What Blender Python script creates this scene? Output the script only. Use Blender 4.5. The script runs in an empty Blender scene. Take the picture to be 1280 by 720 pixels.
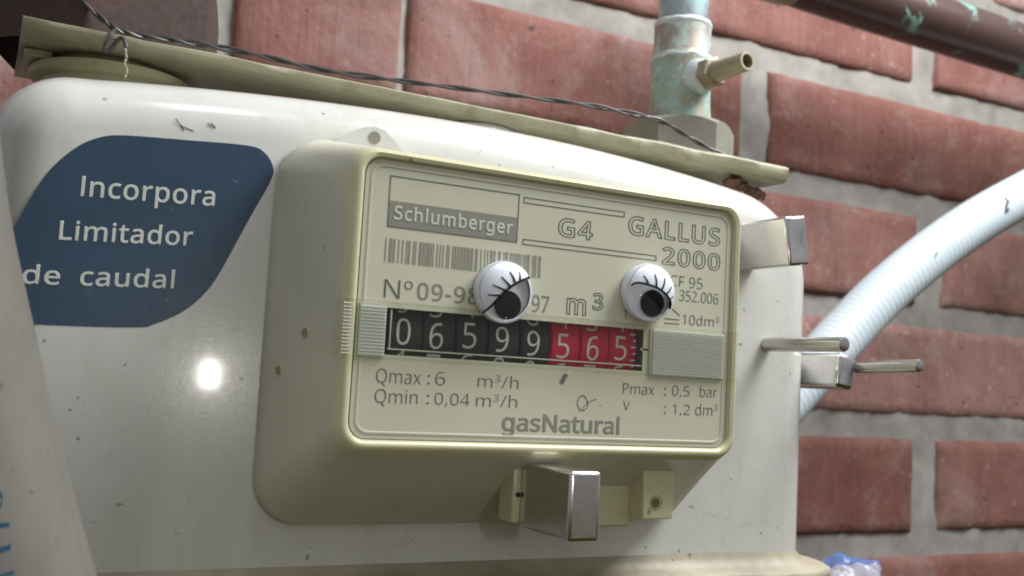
import bpy, bmesh, math, random
from mathutils import Vector, Matrix, noise

# All shapes are written in millimetres; S turns them into scene units (1 unit = 1 cm).
S = 0.1
sc = bpy.context.scene
COL = sc.collection
random.seed(7)

# ------------------------------------------------------------------ camera
cam_d = bpy.data.cameras.new('camera')
cam = bpy.data.objects.new('camera', cam_d)
COL.objects.link(cam)
RIGHT = Vector((0.8862470531, -0.4599860188, 0.0545804304))
DOWN = Vector((0.0901076213, 0.0556191849, -0.9943777566))
FWD = Vector((0.4543641463, 0.8861824692, 0.0907405856))
M = Matrix.Identity(4)
for i in range(3):
    M[i][0], M[i][1], M[i][2] = RIGHT[i], -DOWN[i], -FWD[i]
M.translation = Vector((-94.78955, -165.06416, -16.18327)) * S
cam.matrix_world = M
cam_d.sensor_width = 36.0
cam_d.lens = 36.0 * 1300.0 / 1280.0
cam_d.clip_start = 0.1
cam_d.clip_end = 2000.0
cam_d.dof.use_dof = True
cam_d.dof.focus_distance = 19.6
cam_d.dof.aperture_fstop = 0.36
sc.camera = cam

# ------------------------------------------------------------------ world and lamps
w = bpy.data.worlds.new('World')
sc.world = w
w.use_nodes = True
nt = w.node_tree
bg = nt.nodes['Background']
tc = nt.nodes.new('ShaderNodeTexCoord')
sp = nt.nodes.new('ShaderNodeSeparateXYZ')
mr = nt.nodes.new('ShaderNodeMapRange')
mr.inputs['From Min'].default_value = -0.5
mr.inputs['From Max'].default_value = 0.6
cr = nt.nodes.new('ShaderNodeValToRGB')
cr.color_ramp.elements[0].color = (0.065, 0.050, 0.008, 1)
cr.color_ramp.elements[1].color = (0.60, 0.64, 0.68, 1)
for pos_, col_ in ((0.27, (0.095, 0.078, 0.022, 1)), (0.45, (0.44, 0.44, 0.44, 1))):
    e_ = cr.color_ramp.elements.new(pos_)
    e_.color = col_
nt.links.new(tc.outputs['Generated'], sp.inputs[0])
nt.links.new(sp.outputs['Z'], mr.inputs['Value'])
nt.links.new(mr.outputs[0], cr.inputs['Fac'])
nt.links.new(cr.outputs['Color'], bg.inputs['Color'])
bg.inputs['Strength'].default_value = 0.70


def area(name, loc, target, size, power, color, size_y=None):
    l = bpy.data.lights.new(name, 'AREA')
    l.energy = power
    l.color = color
    l.size = size * S
    if size_y:
        l.shape = 'RECTANGLE'
        l.size_y = size_y * S
    o = bpy.data.objects.new(name, l)
    COL.objects.link(o)
    o.location = Vector(loc) * S
    d = (Vector(target) - Vector(loc))
    o.rotation_euler = d.to_track_quat('-Z', 'Y').to_euler()
    return o


area('daylight_lamp', (310, -110, 420), (90, 110, 20), 300, 52000, (0.96, 0.98, 1.0), 260)
area('skylight_lamp', (-28, -85, 300), (-62, 30, 33), 40, 800, (0.93, 0.97, 1.0), 60)
area('torch_lamp', (-18.5, -168, -19), (-18.5, 0, -19), 4.5, 220, (1.0, 0.97, 0.9), 8)

sc.view_settings.view_transform = 'Standard'
sc.view_settings.look = 'None'
sc.view_settings.exposure = 0.14
sc.view_settings.gamma = 1.0
sc.cycles.filter_width = 1.9
sc.cycles.max_bounces = 8
sc.cycles.transparent_max_bounces = 16


# ------------------------------------------------------------------ helpers
def link(o, parent=None):
    COL.objects.link(o)
    if parent is not None:
        o.parent = parent
    return o


def thing(name, label, cat, loc=(0, 0, 0), group=None):
    o = bpy.data.objects.new(name, None)
    o.empty_display_size = 0.5
    link(o)
    o.location = Vector(loc) * S
    o['label'] = label
    o['category'] = cat
    if group:
        o['group'] = group
    return o


def tag(o, label, cat, group=None):
    o['label'] = label
    o['category'] = cat
    if group:
        o['group'] = group
    return o


def put(name, me, mat, parent=None, org=None):
    """link a mesh as one object; vertices are in world mm, stored relative to the parent's place"""
    if mat is not None:
        if isinstance(mat, (list, tuple)):
            for m_ in mat:
                me.materials.append(m_)
        else:
            me.materials.append(mat)
    o = bpy.data.objects.new(name, me)
    link(o, parent)
    off = parent.location.copy() if (parent is not None and parent.parent is None) else Vector((0, 0, 0))
    if parent is not None and parent.parent is not None:
        off = parent.parent.location.copy()
    if off.length > 0:
        me.transform(Matrix.Translation(-off))
    return o


def build(name, verts, faces, mat, parent=None, smooth=True, angle=40, mats=None):
    me = bpy.data.meshes.new(name)
    me.from_pydata([Vector(v) * S for v in verts], [], faces)
    me.validate()
    bm = bmesh.new()
    bm.from_mesh(me)
    bmesh.ops.recalc_face_normals(bm, faces=bm.faces)
    bm.to_mesh(me)
    bm.free()
    if smooth:
        me.shade_smooth()
        me.set_sharp_from_angle(angle=math.radians(angle))
    if mats:
        for p, k in zip(me.polygons, mats):
            p.material_index = k
    return put(name, me, mat, parent)


def from_bm(name, bm, mat, parent=None, smooth=True, angle=40, flats=0):
    """bm in mm"""
    me = bpy.data.meshes.new(name)
    bmesh.ops.recalc_face_normals(bm, faces=bm.faces)
    bm.to_mesh(me)
    bm.free()
    me.transform(Matrix.Scale(S, 4))
    if smooth:
        me.shade_smooth()
        me.set_sharp_from_angle(angle=math.radians(angle))
    if flats:
        # the broad sides stay truly flat; only the rounded edges are smooth
        for p in sorted(me.polygons, key=lambda q: -q.area)[:flats]:
            p.use_smooth = False
    return put(name, me, mat, parent)


def add_box(bm, x0, x1, y0, y1, z0, z1, bev=0.0, seg=2, mat4=None):
    r = bmesh.ops.create_cube(bm, size=1)
    vs = r['verts']
    for v in vs:
        v.co = Vector(((x0 + x1) / 2 + v.co.x * (x1 - x0), (y0 + y1) / 2 + v.co.y * (y1 - y0), (z0 + z1) / 2 + v.co.z * (z1 - z0)))
    if bev > 0:
        es = list({e for v in vs for e in v.link_edges})
        r2 = bmesh.ops.bevel(bm, geom=es, offset=bev, segments=seg, profile=0.5, affect='EDGES')
        vs = list({v for f in r2['faces'] for v in f.verts} | {v for v in vs if v.is_valid})
    if mat4 is not None:
        bmesh.ops.transform(bm, matrix=mat4, verts=vs)


def box(name, ext, mat, parent=None, bev=0.3, seg=2, mat4=None):
    bm = bmesh.new()
    add_box(bm, *ext, bev=bev, seg=seg, mat4=mat4)
    return from_bm(name, bm, mat, parent, angle=30, flats=6)


def loft(rings, cap0=False, cap1=False, closed=True):
    n = len(rings[0])
    V = [v for r in rings for v in r]
    F = []
    for k in range(len(rings) - 1):
        for i in range(n if closed else n - 1):
            j = (i + 1) % n
            F.append((k * n + i, k * n + j, (k + 1) * n + j, (k + 1) * n + i))
    if cap0:
        F.append(tuple(range(n)))
    if cap1:
        F.append(tuple(range((len(rings) - 1) * n, len(rings) * n)))
    return V, F


def rrect(x0, x1, z0, z1, r, n=8):
    pts = []
    for cx, cz, a0 in ((x1 - r, z1 - r, 0), (x0 + r, z1 - r, 90), (x0 + r, z0 + r, 180), (x1 - r, z0 + r, 270)):
        for k in range(n + 1):
            a = math.radians(a0 + 90 * k / n)
            pts.append((cx + r * math.cos(a), cz + r * math.sin(a)))
    return pts


def frame_of(d):
    d = Vector(d).normalized()
    u = Vector((0, 0, 1)).cross(d)
    if u.length < 1e-3:
        u = Vector((1, 0, 0))
    u.normalize()
    return d, u, d.cross(u)


def lathe(p0, d, prof, n=40, hexr=None):
    """prof: (distance along axis, radius); revolve round the axis through p0"""
    d, u, v = frame_of(d)
    p0 = Vector(p0)
    rings = []
    for t, r in prof:
        rings.append([p0 + d * t + (u * math.cos(2 * math.pi * k / n) + v * math.sin(2 * math.pi * k / n)) * r for k in range(n)])
    return rings


def sweep(path, rad, n=12):
    rings = []
    P = [Vector(p) for p in path]
    up = Vector((0, 0, 1))
    for i, p in enumerate(P):
        t = (P[min(i + 1, len(P) - 1)] - P[max(i - 1, 0)]).normalized()
        u = up - t * up.dot(t)
        if u.length < 1e-3:
            u = Vector((1, 0, 0)) - t * t.x
        u.normalize()
        v = t.cross(u)
        up = u
        r = rad[i] if isinstance(rad, (list, tuple)) else rad
        rings.append([p + (u * math.cos(2 * math.pi * k / n) + v * math.sin(2 * math.pi * k / n)) * r for k in range(n)])
    return rings


def smooth_path(pts, m=8):
    """Catmull-Rom through the points"""
    P = [Vector(p) for p in pts]
    out = []
    for i in range(len(P) - 1):
        a, b, c, d = P[max(i - 1, 0)], P[i], P[i + 1], P[min(i + 2, len(P) - 1)]
        for k in range(m):
            t = k / m
            out.append(0.5 * ((2 * b) + (c - a) * t + (2 * a - 5 * b + 4 * c - d) * t * t + (3 * b - a - 3 * c + d) * t ** 3))
    out.append(P[-1])
    return out


def hex_rings(c, r, h, rot, n=72, cham=0.55, bottom=True):
    """hexagonal nut with chamfered top, axis +z, base at c"""
    c = Vector(c)
    ap = r * math.cos(math.pi / 6)
    def rh(a):
        b = (a - rot) % (math.pi / 3) - math.pi / 6
        return ap / math.cos(b)
    A = [2 * math.pi * k / n + rot for k in range(n)]
    rings = [[c + Vector((rh(a) * math.cos(a), rh(a) * math.sin(a), (rh(a) - ap) * (cham if bottom else 0))) for a in A],
             [c + Vector((rh(a) * math.cos(a), rh(a) * math.sin(a), h - (rh(a) - ap) * cham - 0.3)) for a in A],
             [c + Vector(((ap - 0.8) * math.cos(a), (ap - 0.8) * math.sin(a), h)) for a in A],
             [c + Vector((ap * 0.55 * math.cos(a), ap * 0.55 * math.sin(a), h + 0.01)) for a in A]]
    return rings


# ------------------------------------------------------------------ materials
def mat(name, color, rough=0.5, metal=0.0, spec=0.5, **kw):
    m = bpy.data.materials.new(name)
    m.use_nodes = True
    b = m.node_tree.nodes['Principled BSDF']
    b.inputs['Base Color'].default_value = (*color, 1)
    b.inputs['Roughness'].default_value = rough
    b.inputs['Metallic'].default_value = metal
    b.inputs['Specular IOR Level'].default_value = spec
    for k, v in kw.items():
        b.inputs[k.replace('_', ' ')].default_value = v
    return m


def N(m, t, **kw):
    n = m.node_tree.nodes.new(t)
    for k, v in kw.items():
        if k in n.inputs:
            n.inputs[k].default_value = v
        else:
            setattr(n, k, v)
    return n


def L(m, a, b):
    m.node_tree.links.new(a, b)


def bsdf(m):
    return m.node_tree.nodes['Principled BSDF']


def coords(m):
    return N(m, 'ShaderNodeTexCoord').outputs['Object']


def noise_tex(m, scale, detail=4, rough=0.6, vec=None, dist=0.0):
    n = N(m, 'ShaderNodeTexNoise')
    n.inputs['Scale'].default_value = scale
    n.inputs['Detail'].default_value = detail
    n.inputs['Roughness'].default_value = rough
    n.inputs['Distortion'].default_value = dist
    L(m, vec if vec is not None else coords(m), n.inputs['Vector'])
    return n.outputs['Fac']


def ramp(m, fac, stops):
    r = N(m, 'ShaderNodeValToRGB')
    while len(r.color_ramp.elements) < len(stops):
        r.color_ramp.elements.new(0.5)
    for e, (p, c) in zip(r.color_ramp.elements, stops):
        e.position = p
        e.color = c if len(c) == 4 else (*c, 1)
    L(m, fac, r.inputs['Fac'])
    return r.outputs['Color']


def mix(m, fac, a, b, mode='MIX'):
    n = N(m, 'ShaderNodeMix')
    n.data_type = 'RGBA'
    n.blend_type = mode
    for sock, v in ((n.inputs[0], fac), (n.inputs[6], a), (n.inputs[7], b)):
        if hasattr(v, 'is_linked'):
            L(m, v, sock)
        elif isinstance(v, (int, float)):
            sock.default_value = v
        else:
            sock.default_value = (*v, 1)
    return n.outputs[2]


def math_n(m, op, a, b=0.0):
    n = N(m, 'ShaderNodeMath')
    n.operation = op
    for sock, v in ((n.inputs[0], a), (n.inputs[1], b)):
        if hasattr(v, 'is_linked'):
            L(m, v, sock)
        else:
            sock.default_value = v
    return n.outputs[0]


def bump(m, height, strength=0.2, dist=0.02):
    b = N(m, 'ShaderNodeBump')
    b.inputs['Strength'].default_value = strength
    b.inputs['Distance'].default_value = dist
    L(m, height, b.inputs['Height'])
    L(m, b.outputs[0], bsdf(m).inputs['Normal'])


def worn(name, color, rough, dirt_color, dirt=0.55, speck=True, big=0.35, variation=0.08, bump_s=0.06, dirt_z=None, coat=0.0, stains=0.0, stain_color=(0.30, 0.27, 0.19)):
    """painted or moulded surface: slight mottling, specks, and (dirt_z) grime that settled along a ledge"""
    m = mat(name, color, rough)
    b = bsdf(m)
    co = coords(m)
    n1 = noise_tex(m, big, 5, 0.6, co)
    c2 = tuple(max(0, c * (1 - variation * 2)) for c in color)
    col = mix(m, ramp(m, n1, [(0.35, (0, 0, 0)), (0.7, (1, 1, 1))]), color, c2)
    if speck:
        n2 = noise_tex(m, 5.0, 3, 0.5, co)
        f2 = ramp(m, n2, [(0.715, (0, 0, 0)), (0.75, (1, 1, 1))])
        col = mix(m, math_n(m, 'MULTIPLY', f2, dirt), col, dirt_color)
        n3 = noise_tex(m, 1.3, 8, 0.75, co, 0.6)
        f3 = ramp(m, n3, [(0.60, (0, 0, 0)), (0.78, (1, 1, 1))])
        col = mix(m, math_n(m, 'MULTIPLY', f3, dirt * 0.45), col, dirt_color)
    if stains:
        mp = N(m, 'ShaderNodeMapping')
        mp.inputs['Scale'].default_value = (0.9, 0.9, 0.16)
        L(m, co, mp.inputs['Vector'])
        dr = ramp(m, noise_tex(m, 1.0, 8, 0.72, mp.outputs[0], 0.3), [(0.52, (0, 0, 0)), (0.78, (1, 1, 1))])
        col = mix(m, math_n(m, 'MULTIPLY', dr, stains), col, stain_color)
        sm = ramp(m, noise_tex(m, 0.35, 9, 0.8, co, 1.2), [(0.50, (0, 0, 0)), (0.70, (1, 1, 1))])
        col = mix(m, math_n(m, 'MULTIPLY', sm, stains * 0.8), col, tuple(c * 1.3 for c in stain_color))
    if dirt_z is not None:
        z0, z1 = dirt_z
        s_ = N(m, 'ShaderNodeSeparateXYZ')
        L(m, co, s_.inputs[0])
        r = N(m, 'ShaderNodeMapRange')
        r.inputs['From Min'].default_value = z1 * S
        r.inputs['From Max'].default_value = z0 * S
        L(m, s_.outputs['Z'], r.inputs['Value'])
        n4 = noise_tex(m, 2.2, 7, 0.7, co)
        f4 = math_n(m, 'MULTIPLY', r.outputs[0], ramp(m, n4, [(0.38, (0, 0, 0)), (0.62, (1, 1, 1))]))
        col = mix(m, math_n(m, 'MULTIPLY', f4, 0.8), col, dirt_color)
    L(m, col, b.inputs['Base Color'])
    nr = noise_tex(m, 6.0, 4, 0.6, co)
    rr = N(m, 'ShaderNodeMapRange')
    rr.inputs['To Min'].default_value = rough * 0.75
    rr.inputs['To Max'].default_value = rough * 1.35
    L(m, nr, rr.inputs['Value'])
    L(m, rr.outputs[0], b.inputs['Roughness'])
    if bump_s:
        bump(m, noise_tex(m, 16.0, 3, 0.5, co), bump_s, 0.02)
    if coat:
        b.inputs['Coat Weight'].default_value = coat
        b.inputs['Coat Roughness'].default_value = 0.08
    return m


M_BODY = worn('cream_enamel', (0.63, 0.625, 0.575), 0.22, (0.10, 0.085, 0.06), 0.7, True, 0.25, 0.05, 0.06, coat=0.5, stains=0.30, dirt_z=(-55, -43))
M_FLANGE = worn('grimy_cream_enamel', (0.40, 0.35, 0.25), 0.5, (0.11, 0.08, 0.045), 0.95, True, 0.6, 0.2, 0.3)
M_COVER = worn('ivory_plastic', (0.62, 0.595, 0.475), 0.32, (0.08, 0.065, 0.03), 0.6, True, 0.25, 0.03, 0.03)
M_RIM = worn('yellowed_ivory_plastic', (0.58, 0.55, 0.34), 0.28, (0.08, 0.065, 0.03), 0.6, True, 0.25, 0.04, 0.03)
M_PLATE = worn('label_plate_ivory', (0.55, 0.54, 0.41), 0.38, (0.22, 0.19, 0.11), 0.35, True, 0.3, 0.03, 0.02)
M_CHIP = mat('chipped_paint', (0.17, 0.145, 0.11), 0.7)
M_RIMGROOVE = mat('groove_olive', (0.30, 0.29, 0.14), 0.5)
M_PRINT = mat('printed_grey', (0.10, 0.096, 0.08), 0.6)
M_PRINT2 = mat('printed_pale_grey', (0.225, 0.215, 0.175), 0.6)
M_PRINTW = mat('unprinted_ivory', (0.52, 0.52, 0.42), 0.5)
M_HOLE = mat('hole_dark', (0.02, 0.018, 0.012), 0.8)
M_STICK = worn('blue_vinyl', (0.022, 0.055, 0.100), 0.34, (0.16, 0.17, 0.18), 0.5, True, 0.4, 0.10, 0.05)
M_STICKW = mat('white_vinyl_print', (0.52, 0.54, 0.48), 0.4)
M_BLACKDRUM = worn('black_drum', (0.014, 0.0135, 0.013), 0.6, (0.05, 0.05, 0.05), 0.2)
M_REDDRUM = worn('red_drum', (0.56, 0.004, 0.04), 0.55, (0.2, 0.01, 0.02), 0.3)
M_DIGIT = mat('digit_white', (0.66, 0.66, 0.62), 0.5)
M_WELL = mat('counter_well', (0.10, 0.075, 0.055), 0.6)


def clear_mat(name, tint, gloss=0.10, rough=0.06):
    m = bpy.data.materials.new(name)
    m.use_nodes = True
    t = m.node_tree
    t.nodes.remove(t.nodes['Principled BSDF'])
    out = t.nodes['Material Output']
    tr = t.nodes.new('ShaderNodeBsdfTransparent')
    tr.inputs[0].default_value = (*tint, 1)
    gl = t.nodes.new('ShaderNodeBsdfGlossy')
    gl.inputs['Roughness'].default_value = rough
    lw = t.nodes.new('ShaderNodeLayerWeight')
    lw.inputs['Blend'].default_value = 0.5
    pw = t.nodes.new('ShaderNodeMath')
    pw.operation = 'POWER'
    pw.inputs[1].default_value = 4.0
    t.links.new(lw.outputs['Facing'], pw.inputs[0])
    ad = t.nodes.new('ShaderNodeMath')
    ad.operation = 'MULTIPLY_ADD'
    ad.inputs[1].default_value = 0.75
    ad.inputs[2].default_value = 0.012 + gloss * 0.3
    t.links.new(pw.outputs[0], ad.inputs[0])
    mx = t.nodes.new('ShaderNodeMixShader')
    t.links.new(ad.outputs[0], mx.inputs[0])
    t.links.new(tr.outputs[0], mx.inputs[1])
    t.links.new(gl.outputs[0], mx.inputs[2])
    t.links.new(mx.outputs[0], out.inputs['Surface'])
    return m


M_CLEAR = clear_mat('clear_plastic_strip', (0.965, 0.97, 0.94), 0.05, 0.035)
M_DOME = clear_mat('clear_eye_dome', (0.97, 0.97, 0.98), 0.0, 0.05)
M_RIB = mat('frosted_ridge', (0.74, 0.755, 0.74), 0.2, 0.0, 0.8)
bsdf(M_RIB).inputs['Alpha'].default_value = 0.5
M_RIBGROOVE = mat('ridge_ground', (0.60, 0.61, 0.55), 0.18)
M_EYEWHITE = mat('eye_white', (0.74, 0.75, 0.80), 0.35)
M_EYELID = mat('eyelid_white', (0.82, 0.84, 0.90), 0.3)
M_EYEBACK = mat('eye_back_grey', (0.74, 0.74, 0.77), 0.5)
M_BLACK = mat('pupil_black', (0.006, 0.006, 0.007), 0.25)

M_MAGNET = mat('nickel', (0.56, 0.53, 0.52), 0.13, 1.0)
m = M_MAGNET
co = coords(m)
nf = noise_tex(m, 9, 6, 0.7, co)
rr = N(m, 'ShaderNodeMapRange')
rr.inputs['To Min'].default_value = 0.08
rr.inputs['To Max'].default_value = 0.30
L(m, nf, rr.inputs['Value'])
L(m, rr.outputs[0], bsdf(m).inputs['Roughness'])
L(m, mix(m, ramp(m, noise_tex(m, 6, 6, 0.75, co), [(0.55, (0, 0, 0)), (0.75, (1, 1, 1))]), (0.66, 0.64, 0.64), (0.46, 0.43, 0.43)), bsdf(m).inputs['Base Color'])
bump(m, noise_tex(m, 14, 3, 0.5, co), 0.05, 0.02)
M_ROD = mat('dull_nickel', (0.50, 0.48, 0.45), 0.27, 1.0)
M_DARKEND = worn('scuffed_nickel', (0.36, 0.35, 0.36), 0.3, (0.5, 0.5, 0.52), 0.6, True, 2.0, 0.2, 0.15)
bsdf(M_DARKEND).inputs['Metallic'].default_value = 0.25


def patina(name, base, green, thr=(0.48, 0.62), rough=0.5, metal=0.8, scale=1.2, third=None):
    m = mat(name, base, rough, metal)
    co = coords(m)
    f = ramp(m, noise_tex(m, scale, 7, 0.65, co, 0.5), [(thr[0], (0, 0, 0)), (thr[1], (1, 1, 1))])
    c = mix(m, f, base, green)
    if third:
        f2 = ramp(m, noise_tex(m, scale * 2.3, 6, 0.7, co, 0.3), [(0.55, (0, 0, 0)), (0.66, (1, 1, 1))])
        c = mix(m, f2, c, third)
    L(m, c, bsdf(m).inputs['Base Color'])
    mm = math_n(m, 'MULTIPLY', math_n(m, 'SUBTRACT', 1.0, f), metal)
    L(m, mm, bsdf(m).inputs['Metallic'])
    bump(m, noise_tex(m, scale * 6, 5, 0.6, co), 0.25, 0.03)
    return m


M_PIPE = patina('weathered_copper_pipe', (0.30, 0.27, 0.32), (0.36, 0.52, 0.53), (0.42, 0.62), 0.4, 0.6, 0.9)
M_TEE = patina('green_brass_tee', (0.33, 0.29, 0.21), (0.30, 0.42, 0.36), (0.40, 0.56), 0.55, 0.35, 1.4, (0.50, 0.55, 0.50))
M_COLLAR = patina('brown_copper_collar', (0.33, 0.285, 0.24), (0.42, 0.50, 0.47), (0.46, 0.60), 0.5, 0.4, 1.3)
M_SOLDER = patina('solder', (0.50, 0.54, 0.55), (0.62, 0.70, 0.70), (0.4, 0.6), 0.5, 0.3, 2.0)
M_NUT = worn('dull_zinc_nut', (0.27, 0.255, 0.21), 0.42, (0.14, 0.12, 0.09), 0.6, True, 0.8, 0.12, 0.12)
M_BRASS = patina('aged_brass', (0.42, 0.355, 0.24), (0.28, 0.255, 0.18), (0.42, 0.72), 0.42, 0.65, 1.5)
M_DARKNUT = worn('brown_oxidised_nut', (0.055, 0.026, 0.018), 0.7, (0.03, 0.02, 0.015), 0.6, True, 0.7, 0.15, 0.12)
M_DARKCOPPER = patina('dark_copper', (0.105, 0.062, 0.055), (0.16, 0.31, 0.26), (0.58, 0.64), 0.36, 0.55, 0.55)
M_BRACKET = worn('cream_bracket_paint', (0.36, 0.34, 0.22), 0.45, (0.13, 0.10, 0.05), 0.8, True, 0.5, 0.14, 0.3, stains=0.85, stain_color=(0.13, 0.11, 0.055))
M_NECK = worn('olive_cream_paint', (0.42, 0.40, 0.24), 0.45, (0.14, 0.11, 0.05), 0.7, True, 0.5, 0.12, 0.15, stains=0.6, stain_color=(0.16, 0.14, 0.06))
M_WIRE = mat('dark_steel_wire', (0.09, 0.085, 0.085), 0.4, 0.7)
M_RUST = worn('rusty_seal', (0.16, 0.085, 0.055), 0.7, (0.35, 0.28, 0.22), 0.8, True, 1.5, 0.25, 0.3)
M_BEAD = mat('frayed_thread', (0.28, 0.25, 0.16), 0.6)
M_HOSE = worn('white_hose', (0.48, 0.545, 0.575), 0.5, (0.25, 0.25, 0.24), 0.5, True, 0.5, 0.04, 0.05)
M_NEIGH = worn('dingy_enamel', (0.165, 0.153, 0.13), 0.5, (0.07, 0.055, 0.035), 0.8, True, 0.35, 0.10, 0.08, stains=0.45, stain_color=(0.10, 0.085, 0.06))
M_MARKER = mat('blue_marker_ink', (0.02, 0.11, 0.19), 0.5)


def brick_mat(name, a, b_, c_):
    m = mat(name, a, 0.85, 0, 0.25)
    co = coords(m)
    oi = N(m, 'ShaderNodeObjectInfo')
    add = N(m, 'ShaderNodeVectorMath')
    add.operation = 'ADD'
    L(m, co, add.inputs[0])
    sc_ = N(m, 'ShaderNodeVectorMath')
    sc_.operation = 'SCALE'
    L(m, oi.outputs['Random'], sc_.inputs[0])
    sc_.inputs['Scale'].default_value = 57.0
    L(m, sc_.outputs[0], add.inputs[1])
    v = add.outputs[0]
    c1 = mix(m, ramp(m, noise_tex(m, 0.28, 6, 0.65, v), [(0.33, (0, 0, 0)), (0.68, (1, 1, 1))]), a, b_)
    f3 = ramp(m, noise_tex(m, 0.7, 8, 0.75, v, 0.4), [(0.56, (0, 0, 0)), (0.74, (1, 1, 1))])
    c2 = mix(m, math_n(m, 'MULTIPLY', f3, 0.65), c1, c_)
    # small dark pits and pale grains
    pits = ramp(m, noise_tex(m, 2.1, 3, 0.5, v), [(0.70, (0, 0, 0)), (0.76, (1, 1, 1))])
    c3 = mix(m, math_n(m, 'MULTIPLY', pits, 0.75), c2, (0.10, 0.045, 0.035))
    gr = ramp(m, noise_tex(m, 2.6, 2, 0.5, add.outputs[0], 0.2), [(0.27, (1, 1, 1)), (0.31, (0, 0, 0))])
    c4 = mix(m, math_n(m, 'MULTIPLY', gr, 0.5), c3, (0.55, 0.45, 0.40))
    # upright drag marks from the extruder and pale salts
    mp = N(m, 'ShaderNodeMapping')
    mp.inputs['Scale'].default_value = (3.2, 3.2, 0.28)
    L(m, v, mp.inputs['Vector'])
    drag = noise_tex(m, 1.0, 6, 0.7, mp.outputs[0])
    c4 = mix(m, math_n(m, 'MULTIPLY', ramp(m, drag, [(0.50, (0, 0, 0)), (0.72, (1, 1, 1))]), 0.20), c4, (0.45, 0.33, 0.30))
    c4 = mix(m, math_n(m, 'MULTIPLY', ramp(m, drag, [(0.30, (1, 1, 1)), (0.42, (0, 0, 0))]), 0.22), c4, (0.16, 0.06, 0.05))
    salt = ramp(m, noise_tex(m, 0.11, 8, 0.7, v, 0.8), [(0.50, (0, 0, 0)), (0.66, (1, 1, 1))])
    c4 = mix(m, math_n(m, 'MULTIPLY', salt, 0.45), c4, (0.47, 0.36, 0.33))
    soot = ramp(m, noise_tex(m, 0.15, 8, 0.72, v, 0.5), [(0.30, (1, 1, 1)), (0.46, (0, 0, 0))])
    c4 = mix(m, math_n(m, 'MULTIPLY', soot, 0.5), c4, (0.13, 0.06, 0.05))
    hs_ = N(m, 'ShaderNodeHueSaturation')
    mrv = N(m, 'ShaderNodeMapRange')
    mrv.inputs['To Min'].default_value = 0.72
    mrv.inputs['To Max'].default_value = 1.2
    L(m, oi.outputs['Random'], mrv.inputs['Value'])
    L(m, mrv.outputs[0], hs_.inputs['Value'])
    mrs = N(m, 'ShaderNodeMapRange')
    mrs.inputs['To Min'].default_value = 1.08
    mrs.inputs['To Max'].default_value = 0.85
    L(m, oi.outputs['Random'], mrs.inputs['Value'])
    L(m, mrs.outputs[0], hs_.inputs['Saturation'])
    L(m, c4, hs_.inputs['Color'])
    L(m, hs_.outputs[0], bsdf(m).inputs['Base Color'])
    h = math_n(m, 'SUBTRACT', math_n(m, 'ADD', noise_tex(m, 3.0, 8, 0.7, v), drag), math_n(m, 'MULTIPLY', pits, 0.9))
    bump(m, h, 0.9, 0.10)
    return m


M_BRICK = brick_mat('red_brick', (0.34, 0.168, 0.138), (0.23, 0.097, 0.079), (0.46, 0.35, 0.31))
M_MORTAR = worn('lime_mortar', (0.335, 0.31, 0.28), 0.9, (0.19, 0.16, 0.125), 0.9, True, 0.45, 0.2, 0.8)

# ------------------------------------------------------------------ brick wall
WALL_Y = 230.0
wall = thing('brick_wall', 'red brick wall with pale lime mortar joints behind the gas meter', 'wall', (200, 232, -150))
nx, nz = 220, 130
V, F = [], []
for j in range(nz + 1):
    for i in range(nx + 1):
        x = -260 + 900 * i / nx
        z = -170 + 520 * j / nz
        p = Vector((x, 0, z))
        y = WALL_Y + 3.2 + 1.3 * noise.noise(p * 0.045) + 0.9 * noise.noise(p * 0.13) + 0.6 * noise.noise(p * 0.33)
        V.append((x, y, z))
for j in range(nz):
    for i in range(nx):
        a = j * (nx + 1) + i
        F.append((a, a + 1, a + nx + 2, a + nx + 1))
build('mortar', V, F, M_MORTAR, wall)


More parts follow.
